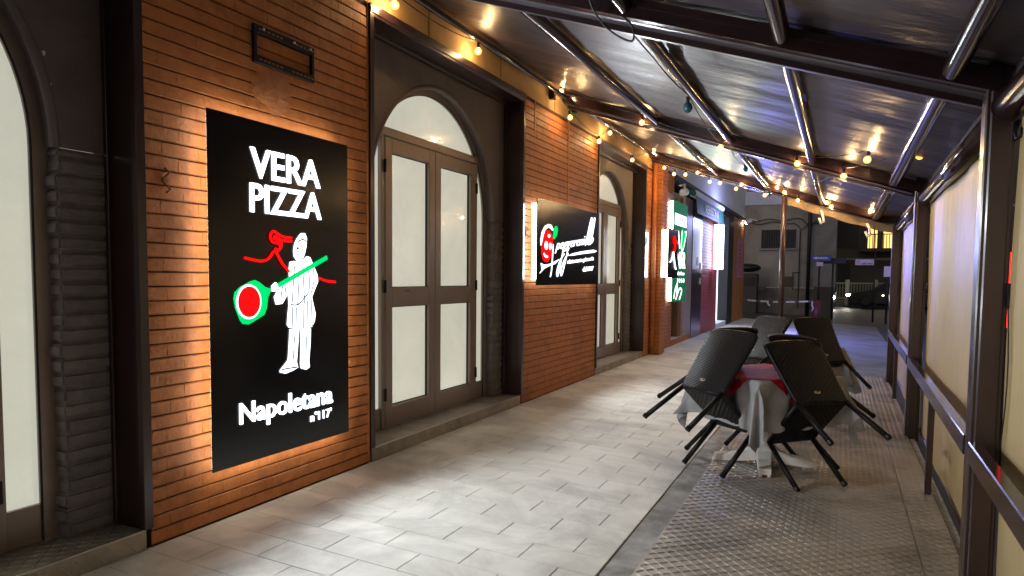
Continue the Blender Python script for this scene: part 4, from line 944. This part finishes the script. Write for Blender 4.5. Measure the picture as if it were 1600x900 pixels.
# signs, bollard, tape
def pole(name, label, cat, x, y, h):
    t = thing(name, label, cat, (x, y, GZ)); MB().tube((x, y, GZ), (x, y, h), .032, 10).build('pole', 'dark_iron', t, True); return t
t = pole('road_sign', 'blue one-way arrow sign on a thin pole', 'sign', -.72, 28.0, 2.2)
b = box('blue_panel', 'sign_blue', t, -1.0, -.35, 27.93, 27.955, 2.0, 2.22, b=.01); MB().add([(-.95, 27.928, 2.11), (-.82, 27.928, 2.17), (-.82, 27.928, 2.135), (-.45, 27.928, 2.135), (-.45, 27.928, 2.085), (-.82, 27.928, 2.085), (-.82, 27.928, 2.05)], [(0, 2+4, 5, 4, 3, 2, 1)]).build('arrow', 'sign_pink', b)
box('small_plate', 'sign_pink', t, -.82, -.60, 27.93, 27.95, 1.82, 1.97)
t = pole('road_sign', 'dark signs seen edge-on on a pole right of the blue arrow', 'sign', -.28, 28.6, 2.1); box('sign_plate', 'dark_iron', t, -.75, .15, 28.5, 28.53, 1.92, 2.12, b=.01)
t = pole('street_sign', 'white shop direction sign with a red round logo on a pole', 'sign', 1.06, 28.0, 2.45)
b = box('panel', 'sign_pink', t, .44, 1.03, 27.93, 27.955, 1.86, 2.06, b=.005)
text('Aulla Ottica', (0, 1.885), (.36, 0), (0, .07), 0, 'ink', b, along=(.64, 27.925, 1, 0)); text('via', (0, 1.99), (.07, 0), (0, .04), 0, 'ink', b, along=(.93, 27.925, 1, 0))
MB().path([(.535+.055*math.cos(2*math.pi*i/20), 27.925, 1.96+.065*math.sin(2*math.pi*i/20)) for i in range(21)], .007, 5).build('logo_ring', 'ink_red', b); MB().path([(.535+.025*math.cos(2*math.pi*i/12), 27.925, 1.96+.03*math.sin(2*math.pi*i/12)) for i in range(13)], .006, 5).build('logo_eye', 'ink_red', b)
t = pole('notice_sign', 'small pale notice on a pole beside the far post', 'sign', 1.42, 27.0, 1.9); box('notice', 'sign_pink', t, 1.30, 1.52, 26.93, 26.95, 1.45, 1.8)
bo = thing('bollard', 'burgundy bollard with tape tied round it', 'bollard', (-.70, 25.5, GZ))
MB().tube((-.70, 25.5, GZ), (-.70, 25.5, .60), .13, 16, .115).build('shaft', 'bollard_paint', bo, True); MB().sphere((-.70, 25.5, .60), .115, 14, 8, sz=.5).build('cap', 'bollard_paint', bo, True)
MB().path([(-.82, 25.36, .62), (-.84, 25.34, .5), (-.79, 25.33, .40), (-.84, 25.33, .30)], .025, 5).build('tape_knot', 'white_paint', bo, True)
tp = thing('barrier_tape', 'white barrier tape stretched from the building corner to the bollard', 'tape', (-1.9, 25.4, .55))
for i in range(16):
    xa = XW+i*(2.18/16); xb = XW+(i+1)*(2.18/16); za = .60-.05*math.sin(math.pi*i/16); zb = .60-.05*math.sin(math.pi*(i+1)/16)
    MB().add([(xa, 25.4, za), (xb, 25.4, zb), (xb, 25.402, zb+.05), (xa, 25.402, za+.05)], [(0, 1, 2, 3)]).build('tape_band', 'white_paint' if i % 3 else 'bollard_paint', tp)
MB().path([(-2.25, 25.39, .60), (-2.2, 25.37, .5), (-2.15, 25.38, .44)], .03, 5).build('tape_knot', 'white_paint', tp)
print('objects', len(bpy.data.objects))
